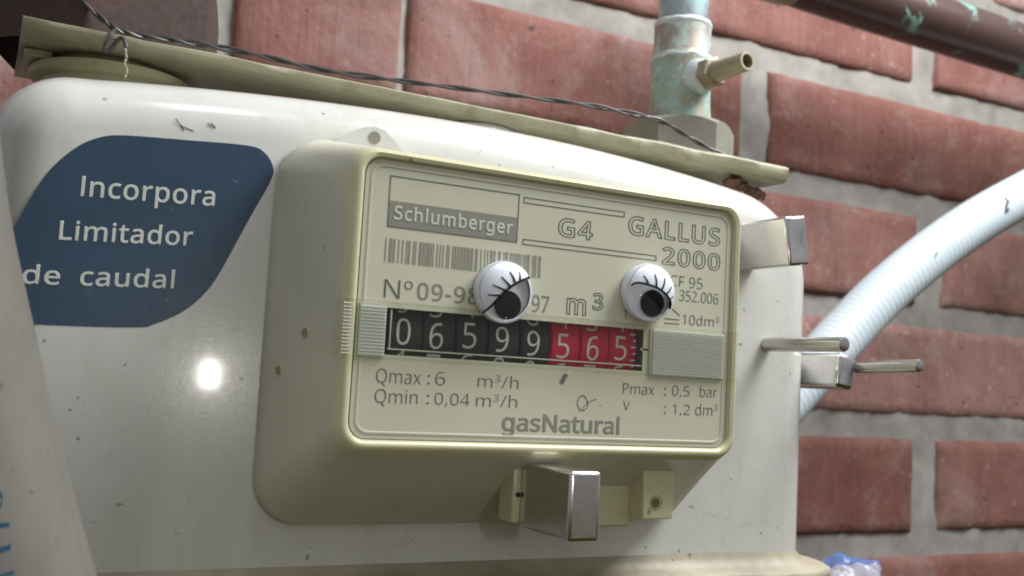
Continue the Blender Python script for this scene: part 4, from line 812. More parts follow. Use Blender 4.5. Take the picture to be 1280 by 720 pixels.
'³': (0.3, [[0.237,0.527,0.237,0.552,0.237,0.511,0.229,0.487,0.235,0.498,0.223,0.475,0.204,0.459,0.215,0.466,0.193,0.453,0.166,0.445,0.181,0.447,0.166,0.444,0.166,0.442,0.166,0.443,0.194,0.439,0.227,0.417,0.214,0.431,0.241,0.402,0.248,0.361,0.248,0.384,0.248,0.342,0.234,0.308,0.243,0.324,0.224,0.292,0.191,0.272,0.21,0.28,0.172,0.263,0.116,0.259,0.146,0.259,0.098,0.259,0.066,0.263,0.082,0.26,0.05,0.265,0.022,0.277,0.036,0.27,0.022,0.291,0.022,0.317,0.022,0.304,0.036,0.31,0.068,0.3,0.052,0.304,0.085,0.297,0.116,0.294,0.101,0.294,0.147,0.294,0.183,0.312,0.169,0.3,0.197,0.324,0.203,0.362,0.203,0.341,0.203,0.376,0.192,0.397,0.2,0.388,0.185,0.406,0.159,0.417,0.173,0.412,0.145,0.421,0.107,0.423,0.128,0.423,0.096,0.423,0.074,0.423,0.085,0.423,0.074,0.435,0.074,0.459,0.074,0.447,0.085,0.459,0.108,0.459,0.097,0.459,0.127,0.459,0.155,0.467,0.143,0.462,0.168,0.472,0.184,0.49,0.178,0.48,0.191,0.5,0.194,0.524,0.194,0.511,0.194,0.541,0.177,0.562,0.188,0.553,0.166,0.572,0.131,0.576,0.151,0.576,0.119,0.576,0.098,0.573,0.108,0.575,0.088,0.57,0.07,0.562,0.079,0.567,0.062,0.558,0.045,0.547,0.053,0.553,0.038,0.557,0.023,0.576,0.031,0.567,0.036,0.586,0.069,0.601,0.051,0.594,0.087,0.609,0.131,0.612,0.108,0.612,0.167,0.612,0.211,0.588,0.194,0.604,0.229,0.572]]),
}


def text_mesh(body, outline=False, weight=0.0, spacing=1.0, line=0.03):
    cu = bpy.data.curves.new('lettering', 'CURVE')
    cu.dimensions = '2D'
    cu.resolution_u = 4
    bold = weight if (weight > 0.002 and not outline) else 0.0
    cu.offset = weight if not bold else 0.0
    if outline:
        cu.fill_mode = 'NONE'
        cu.bevel_depth = line
        cu.bevel_resolution = 0
    else:
        cu.fill_mode = 'BOTH'
        cu.extrude = 0.002
    x = 0.0
    for ch in body:
        adv, sps = GLYPHS[ch]
        for q in sps:
            n = len(q) // 6
            s_ = cu.splines.new('BEZIER')
            s_.bezier_points.add(n - 1)
            s_.use_cyclic_u = True
            s_.resolution_u = 4
            for i, bp in enumerate(s_.bezier_points):
                bp.handle_left_type = bp.handle_right_type = 'FREE'
                a = q[6 * i:6 * i + 6]
                bp.co = (a[0] + x, a[1], 0)
                bp.handle_left = (a[2] + x, a[3], 0)
                bp.handle_right = (a[4] + x, a[5], 0)
        x += adv + (spacing - 1.0) * 0.45
    o = bpy.data.objects.new('lettering_source', cu)
    COL.objects.link(o)
    dg = bpy.context.evaluated_depsgraph_get()
    me = bpy.data.meshes.new_from_object(o.evaluated_get(dg))
    if bold:
        cu.fill_mode = 'NONE'
        cu.extrude = 0.0
        cu.bevel_depth = bold
        cu.bevel_resolution = 0
        dg = bpy.context.evaluated_depsgraph_get()
        m2 = bpy.data.meshes.new_from_object(o.evaluated_get(dg))
        for v in m2.vertices:
            v.co.z = 0.0025 if v.co.z > 1e-5 else (-0.001 if v.co.z < -1e-5 else 0.001)
        bm = bmesh.new()
        bm.from_mesh(me)
        bm.from_mesh(m2)
        bm.to_mesh(me)
        bm.free()
        bpy.data.meshes.remove(m2)
    bpy.data.objects.remove(o)
    bpy.data.curves.remove(cu)
    me.materials.clear()
    return me


def letters(body, x0, x1, zb, zt, y, material, parent, outline=False, weight=0.0, spacing=1.0, line=0.03, slope=0.0, name='lettering', thick=0.05):
    me = text_mesh(body, outline, weight, spacing, line)
    xs = [v.co.x for v in me.vertices]
    ys = [v.co.y for v in me.vertices]
    zs = [v.co.z for v in me.vertices]
    mx, Mx, My = min(xs), max(xs), max(ys)
    zr = max(max(zs) - min(zs), 1e-6)
    pl = parent.location if parent.parent is None else parent.parent.location
    for v in me.vertices:
        u = (v.co.x - mx) / (Mx - mx)
        X = x0 + u * (x1 - x0)
        Z = zb + v.co.y / My * (zt - zb) + slope * (X - x0)
        Y = y - (v.co.z - min(zs)) / zr * thick
        v.co = Vector((X, Y, Z)) * S - pl
    bm = bmesh.new()
    bm.from_mesh(me)
    bmesh.ops.recalc_face_normals(bm, faces=bm.faces)
    bm.to_mesh(me)
    bm.free()
    me.materials.append(material)
    o = bpy.data.objects.new(name, me)
    link(o, parent)
    o['kind'] = 'stuff'
    return o


for body, x0, x1, za, zb_, zt in (('Incorpora', -80.88, -58.5, 11.48, 12.6, 14.95), ('Limitador', -83.64, -61.8, 3.68, 5.0, 7.12), ('de', -88.6, -82.85, -4.2, -3.93, -0.95), ('caudal', -79.74, -64.33, -3.72, -2.86, -0.42)):
    letters(body, x0, x1, za, zt, 24.92, M_STICKW, sticker, weight=0.012, spacing=1.06, slope=(zb_ - za) / (x1 - x0))

for ln in ([((-66.4, 27.3), (-65.4, 26.2)), ((-65.4, 26.2), (-63.2, 25.6)), ((-65.4, 26.3), (-64.9, 25.5))], [((-60.8, 27.4), (-59.6, 26.9)), ((-60.2, 27.6), (-59.4, 26.8))], [((-79.5, -24.7), (-79.25, -24.7))]):
    strokes('paint_chip', ln, M_CHIP, meter, 0.22, 24.98, 0.03)

# cover of the index, with raised rim
def ring(x0, x1, z0, z1, r, y, n=8):
    return [(x, y, z) for x, z in rrect(x0, x1, z0, z1, r, n)]


rg = [ring(-47.6, 46.6, -44.0, 27.3, 8.5, 25.1), ring(-47.6, 46.6, -44.0, 27.3, 8.5, 22.6), ring(-47.2, 46.3, -43.4, 26.8, 8.3, 21.2),
      ring(-44.6, 43.6, -36.2, 24.6, 6.5, 11), ring(-42.2, 41.5, -30.3, 22.7, 5.0, 2.4), ring(-41.6, 41.1, -29.3, 22.3, 4.6, 0.6),
      ring(-40.8, 40.7, -28.5, 21.8, 4.0, -0.6), ring(-40.0, 40.2, -27.8, 21.3, 3.6, -1.0), ring(-39.4, 39.5, -27.2, 20.7, 3.2, -0.8), ring(-39.1, 39.2, -26.9, 20.5, 3.0, -0.1), ring(-38.8, 38.9, -26.6, 20.3, 2.8, 0.5)]
V, F = loft(rg[:6])
cover = build('index_cover', V, F, M_COVER, meter, angle=50)
V, F = loft(rg[5:])
build('front_rim', V, F, M_RIM, cover, angle=50)

# lugs and recess on the sloping underside
bm = bmesh.new()
add_box(bm, -5.3, 2.8, 4.6, 10.4, -41.6, -29.6, 0.5)
from_bm('lug', bm, M_RIM, cover, angle=30, flats=6)
bm = bmesh.new()
add_box(bm, 23.3, 30.6, 4.6, 24.8, -41.2, -29.4, 0.4)
from_bm('lug', bm, M_RIM, cover, angle=30, flats=6)
bm = bmesh.new()
add_box(bm, 1.5, 24, 10.6, 24.9, -43.4, -29.8, 0.3)
add_box(bm, 13.8, 24, 9.7, 11.5, -43.0, -30.0, 0.2)
from_bm('recess_panel', bm, M_RIM, cover, angle=30, flats=12)


def disc(name, c, d, r, mat_, parent, h=0.12, n=24, inner=None):
    prof = [(0, r), (h, r), (h, 0.01)]
    if inner:
        prof = [(0, r), (h, r), (h, inner), (-0.6, inner), (-0.6, 0.01)]
    V, F = loft(lathe(c, d, prof, n))
    return build(name, V, F, mat_, parent, angle=30)


def hole(name, c, d, r, parent, rim_mat, dark_mat, depth=1.0):
    """a raised ring round a dark floor, sunk"""
    V, F = loft(lathe(c, d, [(0.0, r * 1.25), (0.12, r * 1.2), (0.15, r * 1.02), (0.02, r)], 24))
    o = build(name, V, F, rim_mat, parent, angle=40)
    return o


disc('screw_hole', (26.4, 4.6, -38.0), (0, -1, 0), 1.5, M_RIMGROOVE, cover, 0.05, inner=1.25)
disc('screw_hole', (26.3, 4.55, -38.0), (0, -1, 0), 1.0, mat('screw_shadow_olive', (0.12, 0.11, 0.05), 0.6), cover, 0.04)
disc('screw_hole', (-4.25, 4.58, -36.4), (0, -1, 0), 0.5, M_HOLE, cover, 0.04)
# two small oval vents in the left flank
for yy, zz in ((10.3, -9.6), (18.2, -16.3)):
    xf = -44.6 - (yy - 11) * (2.6 / 10.2) if yy > 11 else -44.6 + (11 - yy) * 0.28
    nrm = Vector((-1, -0.27, 0)).normalized()
    V, F = loft([[tuple(Vector((xf, yy, zz)) + nrm * h + Vector((0.27, -1, 0)).normalized() * (1.35 * q * math.cos(a)) + Vector((0, 0, 1)) * (1.15 * q * math.sin(a))) for a in [2 * math.pi * k / 24 for k in range(24)]] for h, q in ((-0.2, 1.0), (0.10, 1.0), (0.14, 0.9), (0.05, 0.78))])
    build('vent_hole', V, F, M_COVER, cover)
    V, F = loft([[tuple(Vector((xf, yy, zz)) + nrm * h + Vector((0.27, -1, 0)).normalized() * (1.35 * q * math.cos(a)) + Vector((0, 0, 1)) * (1.15 * q * math.sin(a))) for a in [2 * math.pi * k / 24 for k in range(24)]] for h, q in ((0.04, 0.80), (0.05, 0.01))])
    build('vent_hole', V, F, M_RIMGROOVE, cover)

# sheet tab riveted above the cover
tab = [(-38.0, 26.5), (-37.4, 28.0), (-31.6, 31.3), (-29.6, 31.7), (-27.6, 31.3), (-25.5, 29.6), (-23.0, 27.4), (-22.5, 26.0)]
V, F = loft([[(x, 23.7, z) for x, z in tab], [(x, 25.1, z) for x, z in tab]], cap0=True)
build('mounting_tab', V, F, M_BODY, meter, smooth=False)
disc('rivet', (-29.6, 23.7, 29.5), (0, -1, 0), 1.2, M_NUT, meter, 0.15)

# ---- face plate with counter opening
WX0, WX1, WZ0, WZ1 = -33.6, 18.6, -12.6, -4.7
bm = bmesh.new()
oo = [bm.verts.new((x, 0, z)) for x, z in rrect(-38.85, 38.95, -26.65, 20.35, 2.8, 8)]
ii = [bm.verts.new((x, 0, z)) for x, z in ((WX0, WZ0), (WX1, WZ0), (WX1, WZ1), (WX0, WZ1))]
es = [bm.edges.new((L_[k], L_[(k + 1) % len(L_)])) for L_ in (oo, ii) for k in range(len(L_))]
bmesh.ops.triangle_fill(bm, use_beauty=True, use_dissolve=False, edges=es)
for f in list(bm.faces):
    c = f.calc_center_median()
    if WX0 < c.x < WX1 and WZ0 < c.z < WZ1:
        bm.faces.remove(f)
plate = from_bm('face_plate', bm, M_PLATE, meter, smooth=False)
# moulded step line round the plate
rgo = [ring(-38.0, 38.2, -25.9, 19.6, 2.4, 0.0), ring(-37.9, 38.1, -25.8, 19.5, 2.3, -0.14), ring(-37.6, 37.8, -25.5, 19.2, 2.1, -0.14), ring(-37.5, 37.7, -25.4, 19.1, 2.0, 0.0)]
V, F = loft(rgo)
build('moulded_edge', V, F, M_PLATE, plate)
# well behind the opening
bm = bmesh.new()
V = [(WX0, 0, WZ0), (WX1, 0, WZ0), (WX1, 0, WZ1), (WX0, 0, WZ1), (WX0, 14, WZ0 - 6), (WX1, 14, WZ0 - 6), (WX1, 14, WZ1 + 6), (WX0, 14, WZ1 + 6)]
F = [(0, 1, 5, 4), (1, 2, 6, 5), (2, 3, 7, 6), (3, 0, 4, 7), (4, 5, 6, 7)]
build('counter_well', V, F, M_WELL, meter, smooth=False)


strokes('maker_box', rect_lines(-34.45, -9.7, 9.05, 17.72), M_PRINT, plate, 0.17)
flat('maker_band', [(-34.4, -9.6, 9.0, 13.5)], M_PRINT2, plate, -0.005, 0.03)
letters('Schlumberger', -33.47, -10.74, 10.36, 12.85, -0.05, M_PRINTW, plate, weight=0.018, spacing=1.12)
strokes('printed_bar', rect_lines(-8.7, 13.0, 16.42, 17.38), M_PRINT, plate, 0.15)
strokes('printed_bar', rect_lines(-8.45, 20.75, 8.85, 9.75), M_PRINT, plate, 0.15)
rb = random.Random(3)
x = -34.6
bars = []
while x < -4.4:
    w_ = rb.choice((0.18, 0.18, 0.36, 0.18, 0.5))
    if x + w_ < -4.3:
        bars.append((x, x + w_, 3.05, 7.0))
    x += w_ + rb.choice((0.2, 0.2, 0.38, 0.2, 0.55))
flat('barcode', bars, M_PRINT2, plate)

OUT = dict(outline=True, line=0.012)
letters('N\u00ba', -34.29, -29.18, -3.08, 0.10, -0.01, M_PRINT, plate, weight=-0.008)
letters('09-98', -28.31, -16.60, -2.81, 0.15, -0.01, M_PRINT2, plate, weight=0.012, spacing=1.1)
letters('97', -6.01, -2.36, -3.12, -0.04, -0.01, M_PRINT2, plate, weight=0.008)
letters('m', 1.31, 5.53, -2.88, 0.10, -0.01, M_PRINT, plate, weight=0.012, outline=True, line=0.017)
letters('3', 6.81, 9.20, -1.62, 1.53, -0.01, M_PRINT, plate, weight=0.012, outline=True, line=0.02)
letters('G4', -1.3, 6.25, 11.30, 14.74, -0.01, M_PRINT, plate, outline=True, line=0.017, weight=0.015, spacing=1.15)
letters('GALLUS', 14.03, 36.10, 13.40, 17.0, -0.01, M_PRINT, plate, outline=True, line=0.017, weight=0.015, spacing=1.15)
letters('2000', 22.09, 36.32, 8.49, 11.88, -0.01, M_PRINT, plate, outline=True, line=0.017, weight=0.015, spacing=1.15)
THIN = [('CF 95', 24.3, 32.13, 4.30, 6.45), ('352.006', 26.63, 36.13, 1.62, 3.71), ('1', 13.7, 14.5, -2.91, -1.2), ('10dm\u00b3', 27.62, 36.44, -2.96, -0.90),
        ('Qmax', -34.67, -26.65, -17.34, -14.98), (':', -25.41, -25.0, -17.18, -15.6), ('6', -23.95, -22.12, -17.22, -14.96), ('m\u00b3/h', -15.84, -7.82, -17.21, -14.96),
        ('Qmin', -34.69, -27.01, -20.68, -18.35), (':', -25.33, -24.92, -20.55, -18.97), ('0,04', -23.86, -17.24, -20.54, -18.53), ('m\u00b3/h', -15.95, -7.89, -20.58, -18.35),
        ('Pmax', 14.50, 21.61, -17.02, -15.05), (':', 23.94, 24.35, -17.00, -15.5), ('0,5', 25.83, 29.91, -16.95, -14.95), ('bar', 32.49, 36.69, -16.90, -14.73),
        ('V', 14.66, 16.18, -20.12, -18.37), (':', 24.11, 24.52, -20.45, -18.95), ('1,2', 26.11, 30.20, -20.49, -18.52), ('dm\u00b3', 31.56, 36.85, -20.49, -18.23)]
def merge(objs):
    bm = bmesh.new()
    for o in objs:
        bm.from_mesh(o.data)
    bm.to_mesh(objs[0].data)
    bm.free()
    for o in objs[1:]:
        bpy.data.objects.remove(o)


made = [letters(t[0], *t[1:], -0.01, M_PRINT, plate, weight=-0.012) for t in THIN]
for a, b in ((1, 1), (4, 8), (8, 12), (12, 16), (16, 20)):
    if b - a > 1:
        merge(made[a:b])
letters('gasNatural', -10.66, 14.08, -24.55, -21.25, -0.01, M_PRINT2, plate, weight=0.022, spacing=1.0)
strokes('printed_arrow', [((23.4, -2.15), (26.8, -2.2)), ((23.4, -3.05), (26.8, -3.0)), ((25.1, -0.15), (26.8, -1.3))], M_PRINT, plate, 0.16)
strokes('comma_mark', [((1.55, -14.2), (0.85, -15.6)), ((2.05, -14.2), (1.25, -15.7))], M_PRINT2, plate, 0.6)
sq = smooth_path([(5.3, 0, -20.6), (4.6, 0, -19.2), (5.2, 0, -17.9), (6.2, 0, -18.0), (6.9, 0, -19.4), (6.3, 0, -20.4), (5.6, 0, -20.3), (7.0, 0, -19.0), (8.7, 0, -18.3)], 4)
sb_ = strokes('pencil_scribble', [((sq[i].x, sq[i].z), (sq[i + 1].x, sq[i + 1].z)) for i in range(len(sq) - 1)] + [((9.6, -19.4), (9.75, -19.4))], M_PRINT, plate, 0.13)
sb_['kind'] = 'stuff'

# ---- number drums
RD = 9.6
DY = 1.6 + RD
values = '06599565'
cxs = [-29.15, -23.0, -16.6, -10.2, -3.8, 2.55, 8.95, 15.2]
shift = [0.0, -0.35, 0.15, -0.05, -0.35, -0.45, -0.45, -0.05]
zc = -8.45
for k, (ch, x) in enumerate(zip(values, cxs)):
    red = k >= 5
    V, F = loft(lathe((x - 3.08, DY, zc), (1, 0, 0), [(0, 0.5), (0, RD - 0.35), (0.25, RD), (5.9, RD), (6.16, RD - 0.35), (6.16, 0.5)], 60))
    dr = build('number_drum', V, F, M_REDDRUM if red else M_BLACKDRUM, meter, angle=30)
    for dd in (-1, 0, 1):
        g = str((int(ch) - dd) % 10)
        me = text_mesh(g, False, -0.002)
        xs = [v.co.x for v in me.vertices]
        ys = [v.co.y for v in me.vertices]
        bm = bmesh.new()
        bm.from_mesh(me)
        # keep only the front sheet and wrap it round the drum
        for v in bm.verts:
            hw = 1.28 if g != '1' else 0.6
            X = x - 0.55 + (-hw + 2 * hw * (v.co.x - min(xs)) / (max(xs) - min(xs)))
            zz = shift[k] - 2.3 + 4.6 * (v.co.y - min(ys)) / (max(ys) - min(ys)) + dd * 5.55
            a = zz / RD
            rr_ = RD + (0.05 if v.co.z > 0 else 0.0)
            v.co = Vector((X, DY - rr_ * math.cos(a), zc + rr_ * math.sin(a))) * S - meter.location
        bmesh.ops.recalc_face_normals(bm, faces=bm.faces)
        bm.to_mesh(me)
        bm.free()
        me.materials.append(M_DIGIT)
        link(bpy.data.objects.new('digit', me), dr)
    if k == 7:
        V, F = [], []
        for q in range(-12, 13):
            a = (q * 1.25 + 0.3) / RD
            ln = 0.75 if q % 2 else 1.25
            b = len(V)
            for X in (x + 2.95 - ln, x + 2.9):
                for da in (-0.16 / RD, 0.16 / RD):
                    V.append((X, DY - (RD + 0.04) * math.cos(a + da), zc + (RD + 0.04) * math.sin(a + da)))
            F.append((b, b + 1, b + 3, b + 2))
        build('tick_marks', V, F, M_DIGIT, dr, smooth=False)['kind'] = 'stuff'
# pointer beside the last drum
box('counter_pointer', (18.7, 19.05, 0.6, 1.6, -12.4, -4.9), M_PRINTW, meter, 0.05)
bm = bmesh.new()
add_box(bm, 20.0, 20.35, -0.4, 0.1, -13.0, -4.4, 0.05)
add_box(bm, 18.2, 20.0, 0.0, 0.5, -8.75, -8.2, 0.1)
from_bm('counter_pointer', bm, M_PRINTW, meter, angle=30)
# pale reading line along the bottom of the counter
box('counter_sill', (-33.0, 18.8, 0.15, 0.5, -11.75, -11.5), M_PRINTW, meter, 0.05)
box('counter_sill', (-32.75, -32.5, 0.15, 0.5, -11.5, -5.0), M_PRINTW, meter, 0.05)

# ---- clear strip over the counter with ribbed ends
bm = bmesh.new()
add_box(bm, -41.0, 40.4, -1.5, -0.55, -13.55, -3.75, 0.25, 2)
strip = from_bm('window_strip', bm, M_CLEAR, meter, angle=30, flats=6)
# its raised top and bottom edges and the returns down the sides
bm = bmesh.new()
add_box(bm, -40.9, 40.3, -1.75, -1.48, -4.25, -3.8, 0.1)
add_box(bm, -40.9, 40.3, -1.75, -1.48, -13.5, -13.05, 0.1)
from_bm('strip_edge', bm, M_CLEAR, strip, angle=30, flats=12)
box('strip_return', (-42.0, -40.7, -1.3, 4.5, -13.5, -3.8), M_CLEAR, strip, 0.3)


def ridges(x0, x1, z0, z1, n, y, h):
    V, F = [], []
    for k in range(n):
        za = z0 + (z1 - z0) * k / n
        zb = z0 + (z1 - z0) * (k + 0.62) / n
        b = len(V)
        zm = (za + zb) / 2
        V += [(x0, y, za), (x1, y, za), (x1, y - h, zm), (x0, y - h, zm), (x0, y, zb), (x1, y, zb)]
        F += [(b, b + 1, b + 2, b + 3), (b + 3, b + 2, b + 5, b + 4), (b, b + 3, b + 4), (b + 1, b + 5, b + 2)]
    return V, F


box('ridge_ground', (-38.4, -33.7, -0.4, -0.05, -13.0, -4.2), M_RIBGROOVE, strip, 0)
V, F = ridges(-38.3, -33.8, -12.9, -4.4, 15, -0.42, 0.3)
o = build('ridge', V, F, M_RIB, strip, smooth=False)
o['kind'] = 'stuff'
box('ridge_ground', (20.5, 37.6, -0.4, -0.05, -13.2, -4.3), M_RIBGROOVE, strip, 0)
V, F = ridges(20.6, 37.5, -13.1, -4.4, 21, -0.42, 0.3)
o = build('ridge', V, F, M_RIB, strip, smooth=False)
o['kind'] = 'stuff'
V, F = ridges(-41.6, -40.2, -13.0, -4.2, 15, -1.35, 0.25)
o = build('ridge', V, F, M_RIB, strip, smooth=False)
o['kind'] = 'stuff'


# ------------------------------------------------------------------ googly eyes
def eye(cx, cz, lid, lashes, pup, label):
    t = thing('googly_eye', label, 'googly eye', (cx, -1.6, cz), 'googly eyes stuck on the meter')
    RE = 5.45
    base_y = 0.0 if cz > 1 else -1.5
    base_y = -0.06
    # white cup
    V, F = loft(lathe((cx, base_y, cz), (0, -1, 0), [(0, RE - 0.3), (0.2, RE), (1.4, RE + 0.12), (1.9, RE), (2.0, RE - 0.45), (1.9, RE - 0.5)], 64))
    build('cup', V, F, M_EYEWHITE, t)
    V, F = loft(lathe((cx, base_y, cz), (0, -1, 0), [(1.0, RE - 0.2), (1.05, 0.02)], 64))
    build('backing', V, F, M_EYEBACK, t)
    px, pz = pup
    V, F = loft(lathe((cx + px, base_y - 1.15, cz + pz), (0, -1, 0), [(0, 2.5), (0.35, 2.6), (0.7, 2.5), (0.75, 0.02)], 48))
    build('pupil', V, F, M_BLACK, t)
    H = 2.7
    def dome(x, z, k=1.0):
        q = max(0.0, 1 - (x * x + z * z) / (RE * RE * 1.002))
        return base_y - 1.9 - H * math.sqrt(q) * k
    # lid: the printed half of the dome above the lash line
    n, m_ = 40, 16
    V, F = [], []
    def lid_z(x):
        if x <= lid[0][0]:
            return lid[0][1]
        for (xa, za), (xb, zb) in zip(lid, lid[1:]):
            if xa <= x <= xb:
                return za + (zb - za) * (x - xa) / max(xb - xa, 1e-6)
        return lid[-1][1]
    RL = RE - 0.25
    for i in range(n + 1):
        x = -RL * math.cos(math.pi * i / n)
        ztop = math.sqrt(max(RL * RL - x * x, 0))
        zl = max(-ztop, min(ztop, lid_z(x)))
        if x > lid[-1][0] + 0.02:
            zl = ztop if lid[-1][1] > 0.8 else max(-ztop, min(ztop, lid[-1][1] + (x - lid[-1][0]) * 0.2))
        for j in range(m_ + 1):
            z = zl + (ztop - zl) * j / m_
            V.append((cx + x, dome(x, z, 0.965) + 0.0, cz + z))
    for i in range(n):
        for j in range(m_):
            a = i * (m_ + 1) + j
            F.append((a, a + 1, a + m_ + 2, a + m_ + 1))
    build('eyelid', V, F, M_EYELID, t, angle=80)
    # lashes: inked lines on the dome
    def ink(pts, ra, rb_):
        P = smooth_path([(x, 0, z) for x, z in pts], 6)
        P = [Vector((cx + p.x, dome(p.x, p.z, 0.985) - 0.02, cz + p.z)) for p in P]
        k = len(P) - 1
        return loft(sweep(P, [ra + (rb_ - ra) * i / k for i in range(k + 1)], 6), True, True)
    V, F = ink(lid, 0.20, 0.27)
    build('lash_line', V, F, M_BLACK, t)
    for a, b in lashes:
        mid = ((a[0] + b[0]) / 2 + 0.18 * (b[1] - a[1]) * 0.3, (a[1] + b[1]) / 2 - 0.05)
        V, F = ink([a, mid, b], 0.23, 0.09)
        build('lash', V, F, M_BLACK, t)
    prof = [(1.9 + H * math.sin(math.radians(a)), RE * math.cos(math.radians(a)) * 0.995 + 0.005) for a in range(0, 91, 5)]
    V, F = loft(lathe((cx, base_y, cz), (0, -1, 0), prof, 64))
    build('clear_dome', V, F, M_DOME, t)
    return t


ex, ez = -12.45, -0.3
eye(ex, ez, [(-4.15, -4.1), (-3.2, -2.55), (-1.5, -0.3), (0.95, 1.55), (3.9, 2.85)],
    [((-2.2, -0.9), (-4.2, -0.95)), ((-1.35, 0.05), (-3.5, 0.85)), ((-0.5, 0.9), (-2.0, 2.35)), ((0.5, 1.65), (-0.35, 3.45)), ((1.6, 2.2), (1.65, 3.65))],
    (0.85, -2.25), 'googly eye nearer the counter digits, lashes sweeping up to the right')
ex, ez = 18.3, 2.35
eye(ex, ez, [(-6.6 + 1.6, 0.85), (-3.8, 1.4), (-0.35, 0.75), (1.85, -0.3), (3.4, -1.6), (3.6, -2.85)],
    [((-2.1, 1.4), (-2.8, 2.9)), ((-0.4, 0.9), (-0.5, 3.3)), ((0.75, 0.3), (1.8, 2.75)), ((2.05, -0.3), (3.5, 1.25)), ((2.95, -1.2), (4.25, -0.45))],
    (0.95, -1.95), 'googly eye beside the 352.006 print, lashes fanning out right')

# ------------------------------------------------------------------ magnets stuck to the meter
tag(box('bar_magnet', (-3.9, 2.3, -13.2, 4.6, -42.2, -30.4), M_MAGNET, None, 0.7, 4), 'shiny nickel bar magnet standing out from the underside of the counter cover', 'magnet', 'magnets stuck on the meter')
rot = Matrix.Translation((62, 16, 18)) @ Matrix.Rotation(math.radians(-9), 4, 'Y') @ Matrix.Translation((-62, -16, -18))
mg = thing('bar_magnet', 'nickel bar magnet with a scuffed end beside the top right corner of the face plate', 'magnet', (62, 16, 18), 'magnets stuck on the meter')
box('magnet_body', (59.3, 65.2, 6.4, 26.5, 12.6, 23.4), M_MAGNET, mg, 0.55, 3, rot)
box('end_face', (59.9, 64.6, 6.28, 6.5, 13.2, 22.8), M_DARKEND, mg, 0.08, 1, rot)
mg = thing('bar_magnet', 'short bar magnet low on the right flank of the housing, rod on its end', 'magnet', (90, 30, -9), 'magnets stuck on the meter')
rot = Matrix.Translation((90, 30, -9)) @ Matrix.Rotation(math.radians(8), 4, 'Y') @ Matrix.Translation((-90, -30, 9))
box('magnet_body', (88.0, 93.6, 19.5, 44, -13.2, -4.9), M_MAGNET, mg, 1.0, 3, rot)
box('end_face', (88.9, 92.9, 19.35, 19.6, -12.3, -5.8), M_DARKEND, mg, 0.08, 1, rot)


def rod(p0, p1, r, label):
    d = Vector(p1) - Vector(p0)
    l = d.length
    V, F = loft(lathe(p0, d, [(0, 0.02), (0, r), (l - 0.35, r), (l - 0.1, r * 0.93), (l, r * 0.8), (l + 0.01, 0.02)], 32))
    return tag(build('rod_magnet', V, F, M_ROD, None, angle=30), label, 'magnet', 'rod magnets')


rod((70.5, 25.0, -4.0), (71.0, 0.5, -4.05), 1.62, 'silver rod magnet standing on the front of the housing beside the counter strip')
rod((94.0, 19.3, -7.9), (94.0, 0.6, -7.3), 1.45, 'dark silver rod magnet on the end of the short bar magnet')

# ------------------------------------------------------------------ bracket across the top
prof = [(50.0, 48.0), (49.7, 47.5), (49.8, 46.0), (50.3, 45.0), (51.5, 44.5), (54, 44.5), (60, 44.6), (78, 44.6), (94, 44.6), (94, 47.0), (60, 47.9), (51, 48.4)]
rings = []
xs = [-92 + 190 * k / 60 for k in range(61)]
for x in xs:
    u = (x + 92) / 190
    dz = -1.6 * u + 0.25 * noise.noise(Vector((x * 0.08, 1, 2)))
    fat = 0.36 + 0.82 * u
    rings.append([(x, y + 0.25 * noise.noise(Vector((x * 0.2, z, y * 0.1))), (48.2 + (z - 48.2) * fat) + dz + 0.18 * noise.noise(Vector((x * 0.35, y * 0.5, 5)))) for y, z in prof])
V, F = loft(rings, True, True)
bracket = thing('mounting_bracket', 'cream painted steel bracket bar across the top of the gas meter', 'bracket', (0, 70, 45))
build('bracket_bar', V, F, M_BRACKET, bracket, angle=35)
box('bracket_foot', (-91, -85.6, 66, 80, 45.0, 46.6), M_BRACKET, bracket, 0.3)
# rusty lump of an old seal under the right end
bm = bmesh.new()
for k in range(11):
    r = bmesh.ops.create_icosphere(bm, subdivisions=2, radius=random.uniform(0.8, 2.0))
    c = Vector((82.0 + k * 1.15, 55 + random.uniform(-1.5, 1.5), 41.2 - abs(k - 2) * 0.4 + random.uniform(-0.8, 0.6)))
    for v in r['verts']:
        v.co = Vector((v.co.x * 1.25, v.co.y, v.co.z * 0.9)) * (1 + 0.9 * noise.noise(v.co * 1.1 + c) + 0.35 * noise.noise(v.co * 3 + c)) + c
lump = from_bm('rusty_seal', bm, M_RUST, None, angle=20)
tag(lump, 'crumbling rusty lump hanging under the right end of the bracket', 'rust lump')

# ------------------------------------------------------------------ left coupling nut
V, F = loft(hex_rings((-74, 78, 48.5), 25.3, 19.5, math.radians(14.0), cham=1.3, bottom=False))
nutl = thing('coupling_nut', 'large dark brown hexagonal coupling nut above the left end of the bracket', 'nut', (-74, 78, 48.5))
build('hex_body', V, F, M_DARKNUT, nutl, angle=25)
V, F = loft(lathe((-74, 78, 67.5), (0, 0, 1), [(0, 17), (60, 17)], 40))
build('pipe_stub', V, F, M_DARKNUT, nutl)

